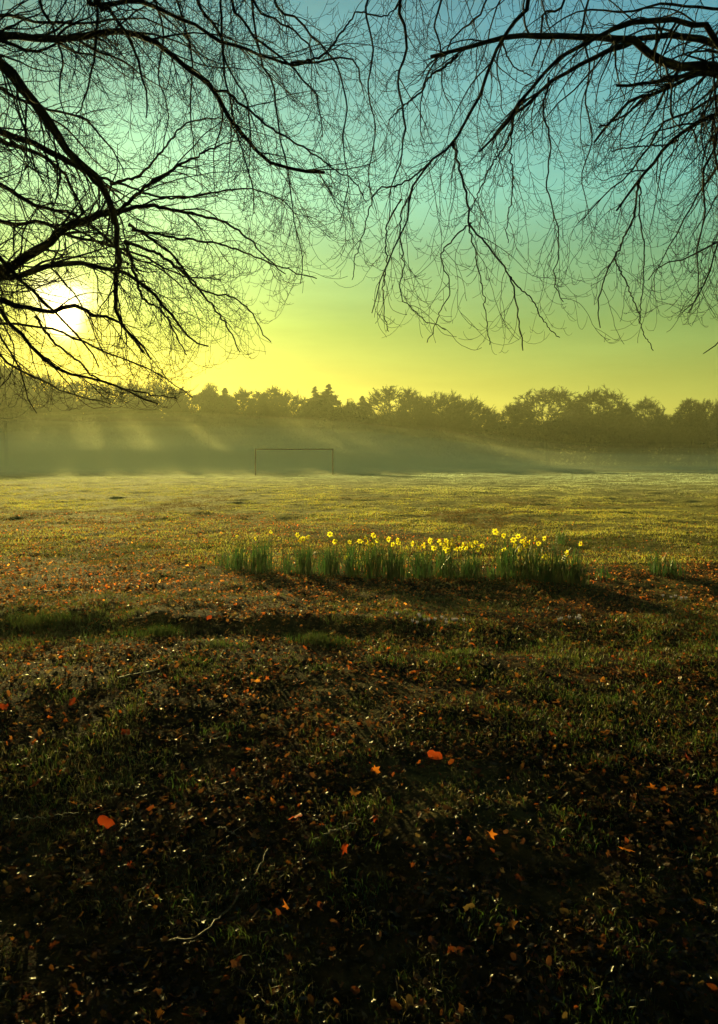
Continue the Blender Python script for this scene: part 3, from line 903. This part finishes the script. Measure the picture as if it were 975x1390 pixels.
# (tree, entry, points, d0, d1, width px start, width px end, density)
BOUGHS = [
 ('L', 'side', [(0, 85), (25, 110), (50, 145), (75, 180), (100, 215), (112, 228), (135, 245), (147, 265), (155, 290), (160, 310), (159, 332), (163, 352), (158, 380), (156, 412), (161, 435), (181, 460), (195, 479)], 6.2, 6.8, 15, 3, 1.0),
 ('L', 'side', [(0, 48), (40, 54), (80, 52), (120, 50), (140, 45), (170, 43), (200, 50), (225, 70), (250, 88), (270, 105), (288, 120), (300, 140), (315, 165), (330, 185), (350, 205), (368, 220), (390, 227), (412, 232), (441, 234)], 5.6, 6.2, 10, 4, .9),
 ('L', 'on', [(288, 120), (310, 128), (340, 150), (370, 175), (400, 193), (430, 212), (460, 235), (480, 245), (498, 275)], 5.9, 6.5, 4, 1.5, 1.0),
 ('L', 'top', [(120, 0), (150, 5), (180, 0), (210, 8), (240, 22), (270, 38), (300, 55), (330, 65), (360, 77), (395, 86), (425, 84), (455, 80), (484, 83), (489, 112)], 5.5, 6.4, 7, 2, 1.0),
 ('L', 'on', [(395, 86), (430, 78), (452, 62), (470, 35), (487, 17), (520, 22), (545, 4)], 6.1, 6.0, 3.4, 1.6, .7),
 ('L', 'side', [(0, 178), (20, 186), (45, 195), (70, 207), (95, 222), (120, 236), (140, 255)], 6.5, 6.5, 9, 7, .8),
 ('L', 'side', [(0, 190), (30, 200), (60, 214), (90, 240), (105, 270), (120, 300)], 7.2, 7.0, 7, 2, .9),
 ('L', 'on', [(158, 290), (175, 275), (200, 252), (235, 230), (262, 215), (292, 200), (325, 190)], 6.6, 6.1, 6, 1.5, 1.0),
 ('L', 'on', [(160, 288), (190, 279), (220, 282), (260, 290), (300, 300), (335, 322), (365, 352), (388, 372)], 6.6, 6.3, 6, 1.5, 1.0),
 ('L', 'side', [(0, 366), (20, 361), (40, 345), (65, 331), (90, 310), (112, 300), (135, 292), (158, 286)], 6.9, 6.6, 14, 8, .9),
 ('L', 'side', [(0, 378), (25, 375), (50, 365), (90, 357), (136, 363), (166, 370), (190, 385), (215, 405), (240, 436), (262, 462), (283, 470)], 6.7, 6.0, 9, 2, 1.0),
 ('L', 'side', [(0, 407), (27, 415), (48, 418), (72, 423), (90, 417), (112, 415), (128, 429), (149, 431), (171, 447), (190, 465), (205, 488)], 6.2, 6.0, 8, 2, 1.0),
 ('L', 'side', [(0, 349), (21, 370), (40, 391), (64, 413), (90, 440), (118, 470), (135, 500)], 5.9, 6.1, 6, 1.5, .9),
 ('L', 'side', [(0, 422), (21, 447), (48, 477), (69, 495), (101, 509), (125, 514), (160, 525), (192, 541), (215, 548)], 5.9, 6.2, 6, 2, 1.1),
 ('L', 'on', [(48, 429), (75, 466), (107, 490), (128, 511), (165, 527), (208, 536), (240, 541)], 6.3, 6.5, 3.6, 1.5, 1.0),
 ('L', 'on', [(171, 330), (184, 375), (197, 407), (219, 420), (236, 450), (254, 482)], 6.5, 6.3, 4.5, 1.5, 1.0),
 ('L', 'on', [(170, 328), (195, 338), (220, 348), (260, 382), (296, 425), (315, 455), (326, 478)], 6.5, 6.0, 5, 1.5, 1.0),
 ('L', 'on', [(180, 312), (215, 318), (250, 325), (300, 332), (350, 350), (400, 370), (430, 378)], 6.5, 6.1, 4, 1.4, .9),
 ('L', 'on', [(175, 305), (205, 325), (240, 352), (262, 382), (282, 397), (320, 405), (345, 430), (358, 455), (368, 464)], 6.6, 6.7, 4, 1.4, 1.0),
 ('L', 'on', [(150, 250), (190, 236), (225, 200), (250, 170), (290, 160), (330, 168)], 6.8, 7.3, 4, 1.3, 1.0),
 ('L', 'on', [(120, 236), (170, 252), (230, 270), (285, 262), (335, 256), (375, 268), (405, 292)], 6.4, 7.2, 4, 1.3, 1.0),
 ('L', 'side', [(0, 250), (30, 268), (60, 282), (95, 290), (130, 310), (170, 345), (215, 362), (250, 392)], 7.4, 7.0, 6, 1.5, 1.2),
 ('L', 'side', [(0, 300), (25, 305), (55, 300), (95, 320), (140, 330), (200, 350), (240, 372), (300, 380)], 7.6, 7.2, 6, 1.5, 1.2),
 ('L', 'side', [(0, 455), (15, 475), (28, 505), (34, 530), (50, 561)], 5.4, 5.3, 3, 1.4, .8),
 ('L', 'side', [(0, 480), (20, 500), (55, 515), (80, 530), (115, 540), (150, 548)], 6.6, 6.7, 3.5, 1.2, .9),
 ('L', 'side', [(0, 440), (35, 440), (70, 447), (110, 462), (150, 480), (200, 500), (235, 520), (262, 540)], 6.9, 7.2, 4, 1.2, 1.1),
 ('L', 'side', [(0, 120), (40, 140), (70, 150), (110, 160), (150, 200), (170, 240)], 7.4, 7.6, 5, 1.4, 1.2),
 ('L', 'side', [(0, 20), (45, 28), (80, 30), (120, 32), (165, 25), (210, 30), (255, 60), (290, 100)], 6.8, 7.0, 4, 1.4, 1.0),
 ('L', 'side', [(0, 56), (30, 66), (60, 68), (90, 50), (120, 40)], 5.9, 6.1, 5, 2, .8),
 ('L', 'top', [(128, 0), (132, 25), (130, 60), (126, 95), (118, 128), (103, 155)], 5.9, 6.1, 4, 1.8, 1.0),
 ('L', 'top', [(133, 0), (150, 12), (165, 35), (180, 60), (190, 95), (200, 130), (199, 160)], 5.4, 5.8, 6, 1.5, 1.0),
 ('L', 'top', [(55, 0), (62, 20), (75, 50), (85, 85), (80, 130), (95, 170)], 6.2, 6.6, 4, 1.3, 1.0),
 ('L', 'top', [(268, 0), (290, 30), (302, 60), (303, 90), (312, 130), (320, 175), (340, 240), (345, 290)], 6.6, 6.4, 4, 1.3, 1.1),
 ('L', 'top', [(300, 0), (300, 40), (304, 80), (320, 110), (336, 135), (340, 190), (338, 240)], 6.0, 5.9, 3.4, 1.2, 1.0),
 ('L', 'top', [(315, 0), (330, 25), (352, 55), (385, 80), (412, 110), (430, 128), (435, 160), (438, 186)], 6.2, 6.0, 4, 1.4, 1.0),
 ('L', 'top', [(345, 0), (365, 20), (395, 38), (415, 55), (425, 80), (432, 100)], 5.7, 5.9, 3.5, 1.4, .9),
 ('L', 'top', [(372, 0), (400, 20), (420, 45), (445, 70), (462, 100), (470, 150), (466, 200), (474, 250), (462, 300)], 6.4, 6.3, 3.4, 1.2, .9),
 ('L', 'top', [(240, 0), (252, 40), (262, 90), (258, 140), (262, 190), (268, 240)], 6.8, 6.9, 3.2, 1.2, 1.0),
 ('L', 'top', [(210, 0), (222, 50), (215, 100), (228, 150), (222, 200)], 7.0, 7.1, 3.2, 1.2, 1.0),
 ('L', 'top', [(350, 60), (372, 120), (380, 180), (392, 240), (400, 300), (412, 350), (408, 385)], 6.5, 6.6, 3., 1.2, .8),
 ('R', 'side', [(975, 93), (937, 90), (912, 88), (887, 78), (872, 63), (852, 53), (807, 49), (756, 50), (711, 48), (681, 51), (636, 65), (585, 77)], 6.4, 6.0, 12, 4.5, .8),
 ('R', 'side', [(975, 55), (957, 40), (927, 30), (897, 27), (857, 31), (832, 40), (797, 58), (761, 80), (736, 105), (711, 133), (696, 156), (671, 186), (651, 206)], 6.1, 5.8, 8, 3, 1.0),
 ('R', 'side', [(975, 62), (952, 53), (912, 48), (867, 53), (827, 70), (787, 90), (746, 112), (718, 140), (686, 166), (670, 185)], 6.6, 6.0, 9, 3, .9),
 ('R', 'side', [(975, 103), (937, 100), (907, 108), (867, 114), (837, 116)], 6.3, 6.1, 7, 3.5, .9),
 ('R', 'side', [(975, 98), (940, 104), (912, 116), (887, 128), (857, 136), (832, 161), (807, 193)], 6.7, 6.4, 6, 3, .9),
 ('R', 'on', [(900, 122), (880, 130), (850, 155), (813, 173)], 6.5, 6.3, 3.5, 2.5, .7),
 ('R', 'side', [(975, 156), (937, 173), (912, 193), (892, 213), (867, 246), (837, 286)], 6.2, 5.9, 6, 2.6, 1.1),
 ('R', 'on', [(920, 190), (905, 197), (879, 198), (855, 200), (830, 205)], 6.1, 6.2, 2.6, 1.6, .9),
 ('R', 'top', [(716, 0), (701, 28), (681, 55), (663, 95), (651, 131), (631, 166), (615, 193), (585, 221), (560, 256), (552, 300), (530, 345), (515, 390), (505, 425)], 6.0, 5.8, 5.5, 1.3, 1.0),
 ('R', 'on', [(615, 193), (626, 231), (635, 281), (636, 301), (652, 320), (671, 345), (691, 375), (700, 405), (706, 440), (710, 476)], 5.9, 5.7, 3.6, 1.5, 1.0),
 ('R', 'on', [(691, 375), (706, 392), (721, 405), (741, 440), (760, 458)], 5.75, 5.7, 2.2, 1.2, .9),
 ('R', 'top', [(545, 0), (550, 40), (553, 70), (540, 110), (549, 160), (545, 210), (530, 260), (528, 300)], 6.4, 6.3, 4.5, 1.3, .9),
 ('R', 'on', [(621, 75), (600, 92), (580, 108), (572, 125), (545, 146), (528, 163)], 6.0, 5.9, 4, 1.5, .7),
 ('R', 'top', [(766, 0), (741, 15), (736, 30), (733, 60), (722, 90)], 6.5, 6.4, 3.4, 2, .8),
 ('R', 'on', [(683, 60), (696, 88), (721, 103)], 6.1, 6.1, 2.6, 1.4, .8),
 ('R', 'on', [(700, 150), (690, 190), (667, 225), (650, 262), (640, 285)], 5.9, 5.8, 3, 1.4, .9),
 ('R', 'on', [(695, 157), (694, 210), (696, 260), (688, 310), (690, 330)], 5.9, 6.1, 2.4, 1.2, 1.0),
 ('R', 'on', [(745, 105), (738, 150), (748, 200), (742, 250), (752, 290), (760, 330), (752, 378), (765, 410)], 6.1, 6.2, 2.6, 1.2, 1.0),
 ('R', 'on', [(867, 246), (862, 290), (848, 320), (834, 350), (820, 378), (812, 415), (815, 445)], 5.95, 5.9, 3., 1.3, 1.0),
 ('R', 'on', [(834, 350), (850, 385), (866, 420), (872, 446), (887, 476)], 5.9, 5.8, 2.2, 1.1, .9),
 ('R', 'on', [(870, 240), (868, 290), (875, 340), (873, 390), (868, 440)], 6.0, 6.0, 2.4, 1.1, .9),
 ('R', 'on', [(640, 302), (610, 330), (598, 352), (612, 390), (595, 430), (580, 465)], 5.9, 5.9, 2.2, 1.1, .9),
 ('R', 'on', [(636, 302), (645, 345), (655, 390), (660, 430), (665, 468)], 5.8, 5.9, 2.2, 1.1, 1.0),
 ('R', 'on', [(585, 221), (545, 250), (510, 260), (498, 300), (485, 345), (478, 380)], 6.0, 6.1, 2.6, 1.1, .9),
 ('R', 'on', [(560, 256), (543, 300), (548, 350), (545, 400), (568, 428), (605, 448)], 5.9, 5.8, 2.4, 1.1, .9),
 ('R', 'on', [(545, 270), (525, 310), (524, 360), (520, 410), (528, 450)], 6.0, 6.2, 2.4, 1.1, 1.0),
 ('R', 'side', [(975, 225), (950, 260), (930, 300), (905, 340), (890, 370)], 6.5, 6.3, 3, 1.2, .9),
 ('R', 'side', [(975, 180), (955, 230), (960, 290), (945, 340), (950, 390), (935, 425)], 6.0, 6.0, 3, 1.2, .9),
 ('R', 'side', [(985, 290), (970, 340), (960, 380), (942, 408), (925, 425)], 6.2, 6.1, 3, 1.2, .9),
 ('R', 'side', [(975, 130), (940, 150), (905, 165), (880, 200), (850, 240), (815, 270), (790, 300)], 6.9, 6.7, 4, 1.2, 1.2),
 ('R', 'side', [(975, 12), (930, 10), (890, 8), (850, 16), (800, 14), (760, 28), (725, 60)], 6.9, 6.6, 4, 1.3, 1.0),
 ('R', 'top', [(600, 0), (590, 35), (598, 70), (580, 100), (570, 150), (575, 190)], 6.5, 6.4, 3, 1.1, .9),
 ('R', 'top', [(800, 0), (790, 40), (800, 90), (795, 140), (805, 190), (790, 240), (800, 290)], 6.8, 6.7, 3, 1.1, 1.0),
 ('R', 'top', [(660, 0), (640, 30), (610, 60), (600, 110), (615, 150)], 6.8, 6.7, 3, 1.1, .9),
 ('R', 'top', [(500, 0), (508, 60), (500, 120), (510, 180), (500, 240), (512, 290)], 6.7, 6.6, 3, 1.1, .9),
 ('R', 'side', [(1000, 400), (985, 450), (968, 470), (955, 480)], 6.2, 6.1, 2.5, 1.2, 1.0),
 ('R', 'side', [(975, 330), (930, 350), (900, 360), (880, 380)], 6.5, 6.6, 2.6, 1.2, .9),
]
for who, entry, pts, d0, d1, w0, w1, dens in BOUGHS:
    P3 = px_line(pts, d0, d1)
    tr, tx = (left, LT) if who == 'L' else (right, RT)
    r0 = w0 / 2 * d0 / FPX; r1 = w1 / 2 * d1 / FPX
    tmin = .02; off = 0.
    if entry == 'side':
        dirn = P3[0] - P3[1]; dirn /= np.linalg.norm(dirn)
        gap = abs(tx[0] - P3[0][0])
        mid = P3[0] + dirn * gap * .45; mid[1] = .5 * (mid[1] + tx[1])
        zt = mid[2] + dirn[2] * gap * .25 + .15
        zt = min(max(zt, 1.8), 8.5)
        end = np.array([tx[0], tx[1], zt]); end = end
        off = np.linalg.norm(P3[0] - mid) + np.linalg.norm(mid - end); off = off / (off + np.linalg.norm(np.diff(P3, axis=0), axis=1).sum())
        P3 = np.vstack([end, mid, P3])
    elif entry == 'top':
        sc = SCL if who == 'L' else SCR
        if who == 'L' and d0 < 5.95: sc = SCL2
        j = scaffold_join(P3[0], sc)
        off = np.linalg.norm(P3[0] - j); off = off / (off + np.linalg.norm(np.diff(P3, axis=0), axis=1).sum())
        P3 = np.vstack([j, .45 * j + .55 * P3[0] + np.array([0, 0, .15]), P3])
    big = w0 > 5
    bough(tr, P3, r0, r1, dens * (1.15 if who == 'L' else .8), l2=(.45, 1.6) if big else (.3, 1.15),
          droop=.05 if who == 'L' else .13, straight=.95 if who == 'L' else .6, spread=.62 if who == 'L' else .85, l3=1.2 if who == 'L' else 1.1, tmin=max(tmin, off * .6), down=.10 if who == 'L' else .28, off=off)

# ------------------------------------------------------------------ far trees
def curve_to(A, T, B, steps, wob=.04):
    """curved limbs leaving A along tangent T and ending at B"""
    d = np.linalg.norm(B - A, axis=1, keepdims=True)
    C1 = A + T * d * .28
    t = np.linspace(0, 1, steps + 1)[None, :, None]
    P = (1 - t) ** 2 * A[:, None] + 2 * t * (1 - t) * C1[:, None] + t ** 2 * B[:, None]
    P[:, 1:-1] += rng.normal(size=P[:, 1:-1].shape) * wob * d[:, None]
    return P


def far_bare(shape, H_, wd, seed, twigr=.032, dens=1., vase=False):
    """trunk and a crown whose limbs fan out to fill an uneven dome"""
    tr = MB(); cr_ = MB()
    tall = shape == 'tall'
    K = 10; t = np.linspace(0, 1, K); th = H_ * (.85 if tall else .42)
    P = np.stack([.02 * H_ * np.sin(t * 4 + seed), .02 * H_ * np.cos(t * 3 + seed), t * th - .2], 1)
    R = .024 * H_ * (1 - .65 * t) + .02
    tr.tube(P[None], R[None], 8)
    c = np.array([0, 0, (.62 if tall else .57) * H_]); rad = np.array([wd, wd, (.36 if tall else .41) * H_])
    ph = rng.random(6) * 6.28

    def env(n, k0, k1, zmin):
        d = rng.normal(size=(n * 3, 3)); d /= np.linalg.norm(d, axis=1, keepdims=True)
        d = d[d[:, 2] > zmin][:n]
        az = np.arctan2(d[:, 1], d[:, 0]); el = d[:, 2]
        lob = 1 + .07 * np.sin(3 * az + ph[0] + 4 * el) + .06 * np.sin(5 * az + ph[1] - 5 * el) + .05 * np.sin(9 * az + ph[2] + 9 * el)
        k = (k0 + (k1 - k0) * rng.random(len(d))) * lob
        return c + d * rad * k[:, None]

    def attach(P_, R_, B, steps, bias, tmin=0.2):
        M_, K_, _ = P_.shape
        k0 = int(tmin * K_)
        F = P_[:, k0:-1].reshape(-1, 3); Tn = (P_[:, k0 + 1:] - P_[:, k0:-1]).reshape(-1, 3); Rr = R_[:, k0:-1].reshape(-1)
        Tn /= np.linalg.norm(Tn, axis=1, keepdims=True) + 1e-9
        q = B - np.array([0, 0, bias]) * .0
        D2 = np.linalg.norm(q[:, None] - F[None], axis=2) + .35 * np.maximum(0, F[None, :, 2] - B[:, None, 2] + bias) + rng.random((len(B), len(F))) * .25
        i_ = D2.argmin(1)
        return curve_to(F[i_], Tn[i_], B, steps), Rr[i_]

    n1 = int((16 if not tall else 26) * dens)
    P1, r = attach(P[None], R[None], env(n1, .50, .72, -.35), 8, .12 * H_, .45 if not tall else .25)
    R1 = np.clip(.6 * r, .05, .16)[:, None] * np.linspace(1, .4, 9)[None]; cr_.tube(P1, R1, 5)
    n2 = int(120 * dens)
    P2, r = attach(P1, R1, env(n2, .62, .90, -.5), 6, .06 * H_)
    R2 = np.maximum(.55 * r, .03)[:, None] * np.linspace(1, .5, 7)[None]; cr_.tube(P2, R2, 4)
    n3 = int(1000 * dens)
    P3_, r = attach(P2, R2, env(n3, .70, 1.0, -.6), 4, .02 * H_)
    R3 = np.full((len(P3_), 5), twigr) * np.linspace(1.1, .7, 5); cr_.tube(P3_, R3, 3)
    n4 = int(7000 * dens); pos, tan, r, _, t_ = sample_on(P3_, R3, n4, .35, 1.)
    P4 = grow(pos, side_dirs(tan, .55, .9, -.1), (.018 + .032 * rng.random(n4)) * H_, 2, 0, 0, .1)
    cr_.tube(P4, np.full((n4, 3), twigr * .7), 3)
    return tr, cr_


def quads_at(P, size, cols):
    n = len(P)
    a = rng.normal(size=(n, 3)); a /= np.linalg.norm(a, axis=1, keepdims=True)
    b = np.cross(a, rng.normal(size=(n, 3))); b /= np.linalg.norm(b, axis=1, keepdims=True)
    s = size[:, None] / 2
    V = np.stack([P - a * s, P + b * s * .6, P + a * s, P - b * s * .6], 1).reshape(-1, 3)
    return V, (np.arange(n) * 4)[:, None] + np.arange(4), None, np.repeat(cols, 4, 0)


def far_ever(kind, H_, wd, seed):
    tr = MB(); cr_ = MB(); K = 6; t = np.linspace(0, 1, K)
    P = np.stack([0 * t, 0 * t, t * H_ * .95 - .2], 1); tr.tube(P[None], (.018 * H_ * (1 - .8 * t) + .02)[None], 7)
    n = 24000
    if kind == 'cone':
        nb = 240
        hz = H_ * (.18 + .82 * rng.random(nb) ** .9); rr = np.minimum(.62 * (H_ - hz) + .1, wd) * (.6 + .55 * rng.random(nb))
        az = rng.random(nb) * 2 * np.pi
        tip = np.stack([np.cos(az) * rr, np.sin(az) * rr, hz - .12 * rr], 1); rt = np.stack([0 * az, 0 * az, hz], 1)
        i = rng.integers(0, nb, n); u = rng.random(n)[:, None] ** .6
        Pq = rt[i] * (1 - u) + tip[i] * u + rng.normal(size=(n, 3)) * np.array([.17, .17, .13]) * np.clip((H_ - rt[i][:, 2:]) / 2, .35, 1)
    else:
        nl = 70
        cc = rng.normal(size=(nl, 3)); cc /= np.linalg.norm(cc, axis=1, keepdims=True)
        cc = cc * np.array([wd * .72, wd * .72, H_ * .30]) * (.5 + .5 * rng.random((nl, 1))) + [0, 0, H_ * .62]
        i = rng.integers(0, nl, n); q = rng.normal(size=(n, 3)); q /= np.linalg.norm(q, axis=1, keepdims=True)
        Pq = cc[i] + q * (wd * (.12 + .18 * rng.random((n, 1)))) * np.array([1, 1, .7])
    c = np.array([.028, .036, .014]) * (.6 + .8 * rng.random((n, 1)))
    cr_.add(*quads_at(Pq, (.16 + .22 * rng.random(n)) * np.clip((H_ - Pq[:, 2]) / 2.5, .4, 1), c))
    return tr, cr_


PROTO = {}
def proto(key):
    if key in PROTO: return PROTO[key]
    k, seed = key
    if k == 'dome': a = far_bare('dome', 12., 5.0, seed, dens=1.3)
    elif k == 'vase': a = far_bare('dome', 12., 5.2, seed, dens=1.4, vase=True)
    elif k == 'open': a = far_bare('dome', 12., 3.6, seed, dens=.85)
    elif k == 'thin': a = far_bare('tall', 12., 2.2, seed, dens=.8)
    elif k == 'cone': a = far_ever('cone', 12., 2.9, seed)
    elif k == 'round': a = far_ever('round', 12., 3.2, seed)
    tm = a[0].build('trunk', M_farbark); cm = a[1].build('crown', M_ever if k in ('cone', 'round') else M_farbark)
    r = (tm.data, cm.data)
    bpy.data.objects.remove(tm); bpy.data.objects.remove(cm)
    PROTO[key] = r
    return r


def far_tree(px, top, D, key, label, group=None, wscale=1., rot=None):
    D = D * 1.38
    p = at(px, 600, D); g = float(height(p[0], D))
    Ht = at(px, top, D)[2] - g
    tm, cm = proto(key)
    name = {'cone': 'conifer_tree', 'round': 'evergreen_tree'}.get(key[0], 'bare_tree')
    e = empty(name, (p[0], D, g)); e.rotation_euler = (0, 0, rng.random() * 6.28 if rot is None else rot)
    s = Ht / 12.; e.scale = (s * wscale, s * wscale, s)
    tag(e, label, 'tree', group)
    for nm, me in (('trunk', tm), ('crown', cm)):
        o = bpy.data.objects.new(nm, me); COL.objects.link(o); o.parent = e
    return e


FT = [(8, 476, 96, ('round', 1), 'dark evergreen rising at the far left edge of the treeline', 1.0),
      (52, 503, 118, ('dome', 1), 'misty bare tree right of the far left evergreen', 1.),
      (112, 512, 116, ('open', 2), 'faint bare tree below the hanging twigs, left of the sunlit gap', 1.1),
      (165, 514, 120, ('dome', 3), 'misty rounded bare tree under the lowest left bough', 1.),
      (215, 516, 117, ('vase', 4), 'bare tree at the tips of the lowest left bough', .9),
      (246, 524, 122, ('thin', 5), 'thin misty tree left of the round topped evergreen', 1.2),
      (284, 512, 104, ('round', 6), 'round topped evergreen standing tallest left of the goal', .80),
      (306, 527, 108, ('cone', 7), 'smaller evergreen leaning against the right side of the round topped one', 1.2),
      (330, 527, 112, ('thin', 8), 'slender bare tree above the left goal post', 1.1),
      (352, 530, 114, ('thin', 5), 'second slender bare tree, above the left part of the crossbar', 1.),
      (370, 524, 113, ('thin', 9), 'slender taller bare tree above the middle of the crossbar', 1.2),
      (394, 530, 109, ('dome', 10), 'broad dark bare tree above the right half of the crossbar', .85),
      (428, 525, 110, ('cone', 11), 'left one of two pointed conifers side by side', 1.1),
      (446, 521, 111, ('cone', 12), 'right and taller one of two pointed conifers', 1.15),
      (472, 535, 109, ('round', 13), 'low dark evergreen right of the two conifers', .9),
      (492, 538, 112, ('cone', 7), 'low evergreen between the conifers and the broad oak', 1.2),
      (536, 521, 110, ('dome', 14), 'wide bare oak with twisting limbs right of the conifers', 1.15),
      (564, 533, 114, ('open', 2), 'bare tree overlapping the right side of the wide oak', 1.),
      (602, 531, 112, ('vase', 4), 'vase shaped bare tree, left one of a fine twigged pair in the middle', 1.),
      (634, 538, 114, ('vase', 15), 'fine twigged bare tree, right one of the pair sloping down to the gap', 1.),
      (665, 556, 115, ('open', 8 + 10), 'small bare tree in the low gap of the treeline', 1.),
      (700, 546, 112, ('dome', 3), 'bare tree on the left shoulder of the big domed crown', .9),
      (742, 525, 108, ('dome', 16), 'big domed bare tree, largest crown right of the gap', 1.25),
      (782, 548, 112, ('dome', 1), 'low bare tree between the two domed crowns', .9),
      (813, 525, 109, ('dome', 10), 'second domed bare tree with a dense flat topped crown', 1.0),
      (845, 548, 111, ('open', 18), 'bare tree in the dip right of the second dome', 1.),
      (877, 538, 112, ('open', 17), 'pale open bare tree whose fan of branches shows sky', 1.0),
      (908, 560, 108, ('dome', 14), 'low dense bare tree right of the pale open one', .8),
      (937, 540, 107, ('thin', 9), 'narrow upright bare tree near the right edge', 1.3),
      (962, 541, 106, ('dome', 16), 'broad bare tree at the right edge of the view', .85),
      (1000, 540, 110, ('dome', 1), 'bare tree just past the right edge of the view', 1.),
      (-45, 495, 112, ('vase', 15), 'bare tree just past the left edge of the view', 1.)]
for px, top, D, key, lab, ws in FT:
    far_tree(px, top, D, key, lab, 'trees along the far edge of the field', ws)
keys = [('dome', 1), ('dome', 3), ('vase', 4), ('open', 2), ('dome', 14), ('thin', 5), ('dome', 10)]
for i, px in enumerate(np.linspace(-130, 1120, 40)):
    base = np.interp(px, [-200, 0, 250, 300, 650, 680, 720, 1200], [515, 522, 530, 545, 552, 574, 560, 560])
    far_tree(px + rng.normal() * 8, base + 10 * rng.random() + 2, 124 + 12 * rng.random(), keys[i % 7], 'bare tree in the hazy back row behind the front edge of the wood', 'back row of bare trees', 1.15)

# undergrowth along the wood edge
mb = MB()
n = 190000
x = (rng.random(n) * 2 - 1) * 118; yb = 149 + 10 * rng.random(n) + 4 * (vnoise(x / 9, 0 * x, 51) - .5)
top = 5.0 + 5.0 * vnoise(x / 7, 0 * x + 2, 52) + 2.2 * vnoise(x / 2.2, 0 * x, 53)
z = top * rng.random(n) ** .75
mb.add(*quads_at(np.stack([x, yb, z], 1), .3 + .4 * rng.random(n), np.array([.012, .018, .010]) * (.5 + .9 * rng.random((n, 1)))))
o = mb.build('undergrowth', M_under)
tag(o, 'dark mass of scrub and bushes filling the foot of the far wood', 'undergrowth', kind='stuff')

# ------------------------------------------------------------------ haze and ground mist
def box(name, x0, x1, y0, y1, z0, z1, mat):
    V = np.array([[x0, y0, z0], [x1, y0, z0], [x1, y1, z0], [x0, y1, z0], [x0, y0, z1], [x1, y0, z1], [x1, y1, z1], [x0, y1, z1]], float)
    Q = np.array([[0, 3, 2, 1], [4, 5, 6, 7], [0, 1, 5, 4], [1, 2, 6, 5], [2, 3, 7, 6], [3, 0, 4, 7]])
    return mesh_np(name, V, [Q], mat)


hz = box('haze', -345, 345, -65, 345, -2.2, 24., mat_volume('haze_air', .0005, (.90, .96, .55), .45))
tag(hz, 'thin golden morning haze filling the air over the whole field', 'haze', kind='stuff')


def mist_bank(y0, y1, top, half, dens, seed, lab, fall):
    nx, ny = 70, 50
    u = np.linspace(-1, 1, nx); v = np.linspace(0, 1, ny)
    U, Vv = np.meshgrid(u, v)
    X = U * half; Y = y0 + (y1 - y0) * Vv
    edge = sstep(0, .34, Vv) * sstep(0, .2, 1 - Vv) * sstep(0, .1, 1 - np.abs(U))
    Z = -.6 + (top + .6) * edge * (.74 + .34 * vnoise(X / 34, Y / 26, seed) + .10 * vnoise(X / 13, Y / 11, seed + 1)) * (1 - fall * sstep(-12, 42, X))
    Vt = np.stack([X, Y, Z], -1).reshape(-1, 3); Vb = Vt.copy(); Vb[:, 2] = -.9
    i = np.arange(ny - 1)[:, None] * nx + np.arange(nx - 1)[None]
    Qt = np.stack([i, i + 1, i + nx + 1, i + nx], -1).reshape(-1, 4); Qb = Qt[:, ::-1] + nx * ny
    n = nx * ny
    loop = list(range(nx)) + [nx - 1 + k * nx for k in range(1, ny)] + [n - 2 - k for k in range(nx - 1)] + [(ny - 2 - k) * nx for k in range(ny - 2)]
    loop = np.array(loop); ln = np.roll(loop, -1)
    Qs = np.stack([loop, loop + n, ln + n, ln], -1)
    o = mesh_np('ground_mist', np.vstack([Vt, Vb]), [Qt, Qb, Qs], mat_volume('mist', dens, (.94, .94, .58), .40), None, None, True)
    tag(o, lab, 'mist', kind='stuff')


MIST = ['lowest layer of mist lying on the grass by the goal', 'second layer of mist from the ground', 'third layer of mist, level with the crossbar',
        'fourth layer of mist, just above the goal', 'fifth layer of mist, across the lower trunks', 'sixth layer of mist, at the foot of the crowns',
        'seventh layer of mist, across the low crowns', 'eighth thin layer of mist among the crowns', 'topmost faint layer of mist reaching halfway up the trees']
for i, lab in enumerate(MIST):
    mist_bank((46, 49, 52, 55)[i] if i < 4 else 46 + 3.5 * i, 205 + 2 * i, 1.7 + .98 * i, 165 + 3 * i, .0105 * math.exp(-.20 * i) * (1.05 if i < 4 else 1), 61 + 4 * i, lab, (.93, .92, .90, .75)[i] if i < 4 else .58)

# ------------------------------------------------------------------ render settings
S.render.engine = 'CYCLES'
c = S.cycles
c.use_denoising = True
try: c.denoiser = 'OPENIMAGEDENOISE'
except Exception: pass
c.max_bounces = 6; c.diffuse_bounces = 2; c.glossy_bounces = 2; c.transmission_bounces = 3; c.volume_bounces = 1; c.transparent_max_bounces = 8
c.sample_clamp_indirect = 4
c.pixel_filter_type = 'BLACKMAN_HARRIS'
c.use_adaptive_sampling = True; c.adaptive_threshold = .02
S.view_settings.view_transform = 'Standard'
S.view_settings.look = 'None'
S.view_settings.exposure = 1.3
S.view_settings.gamma = 1
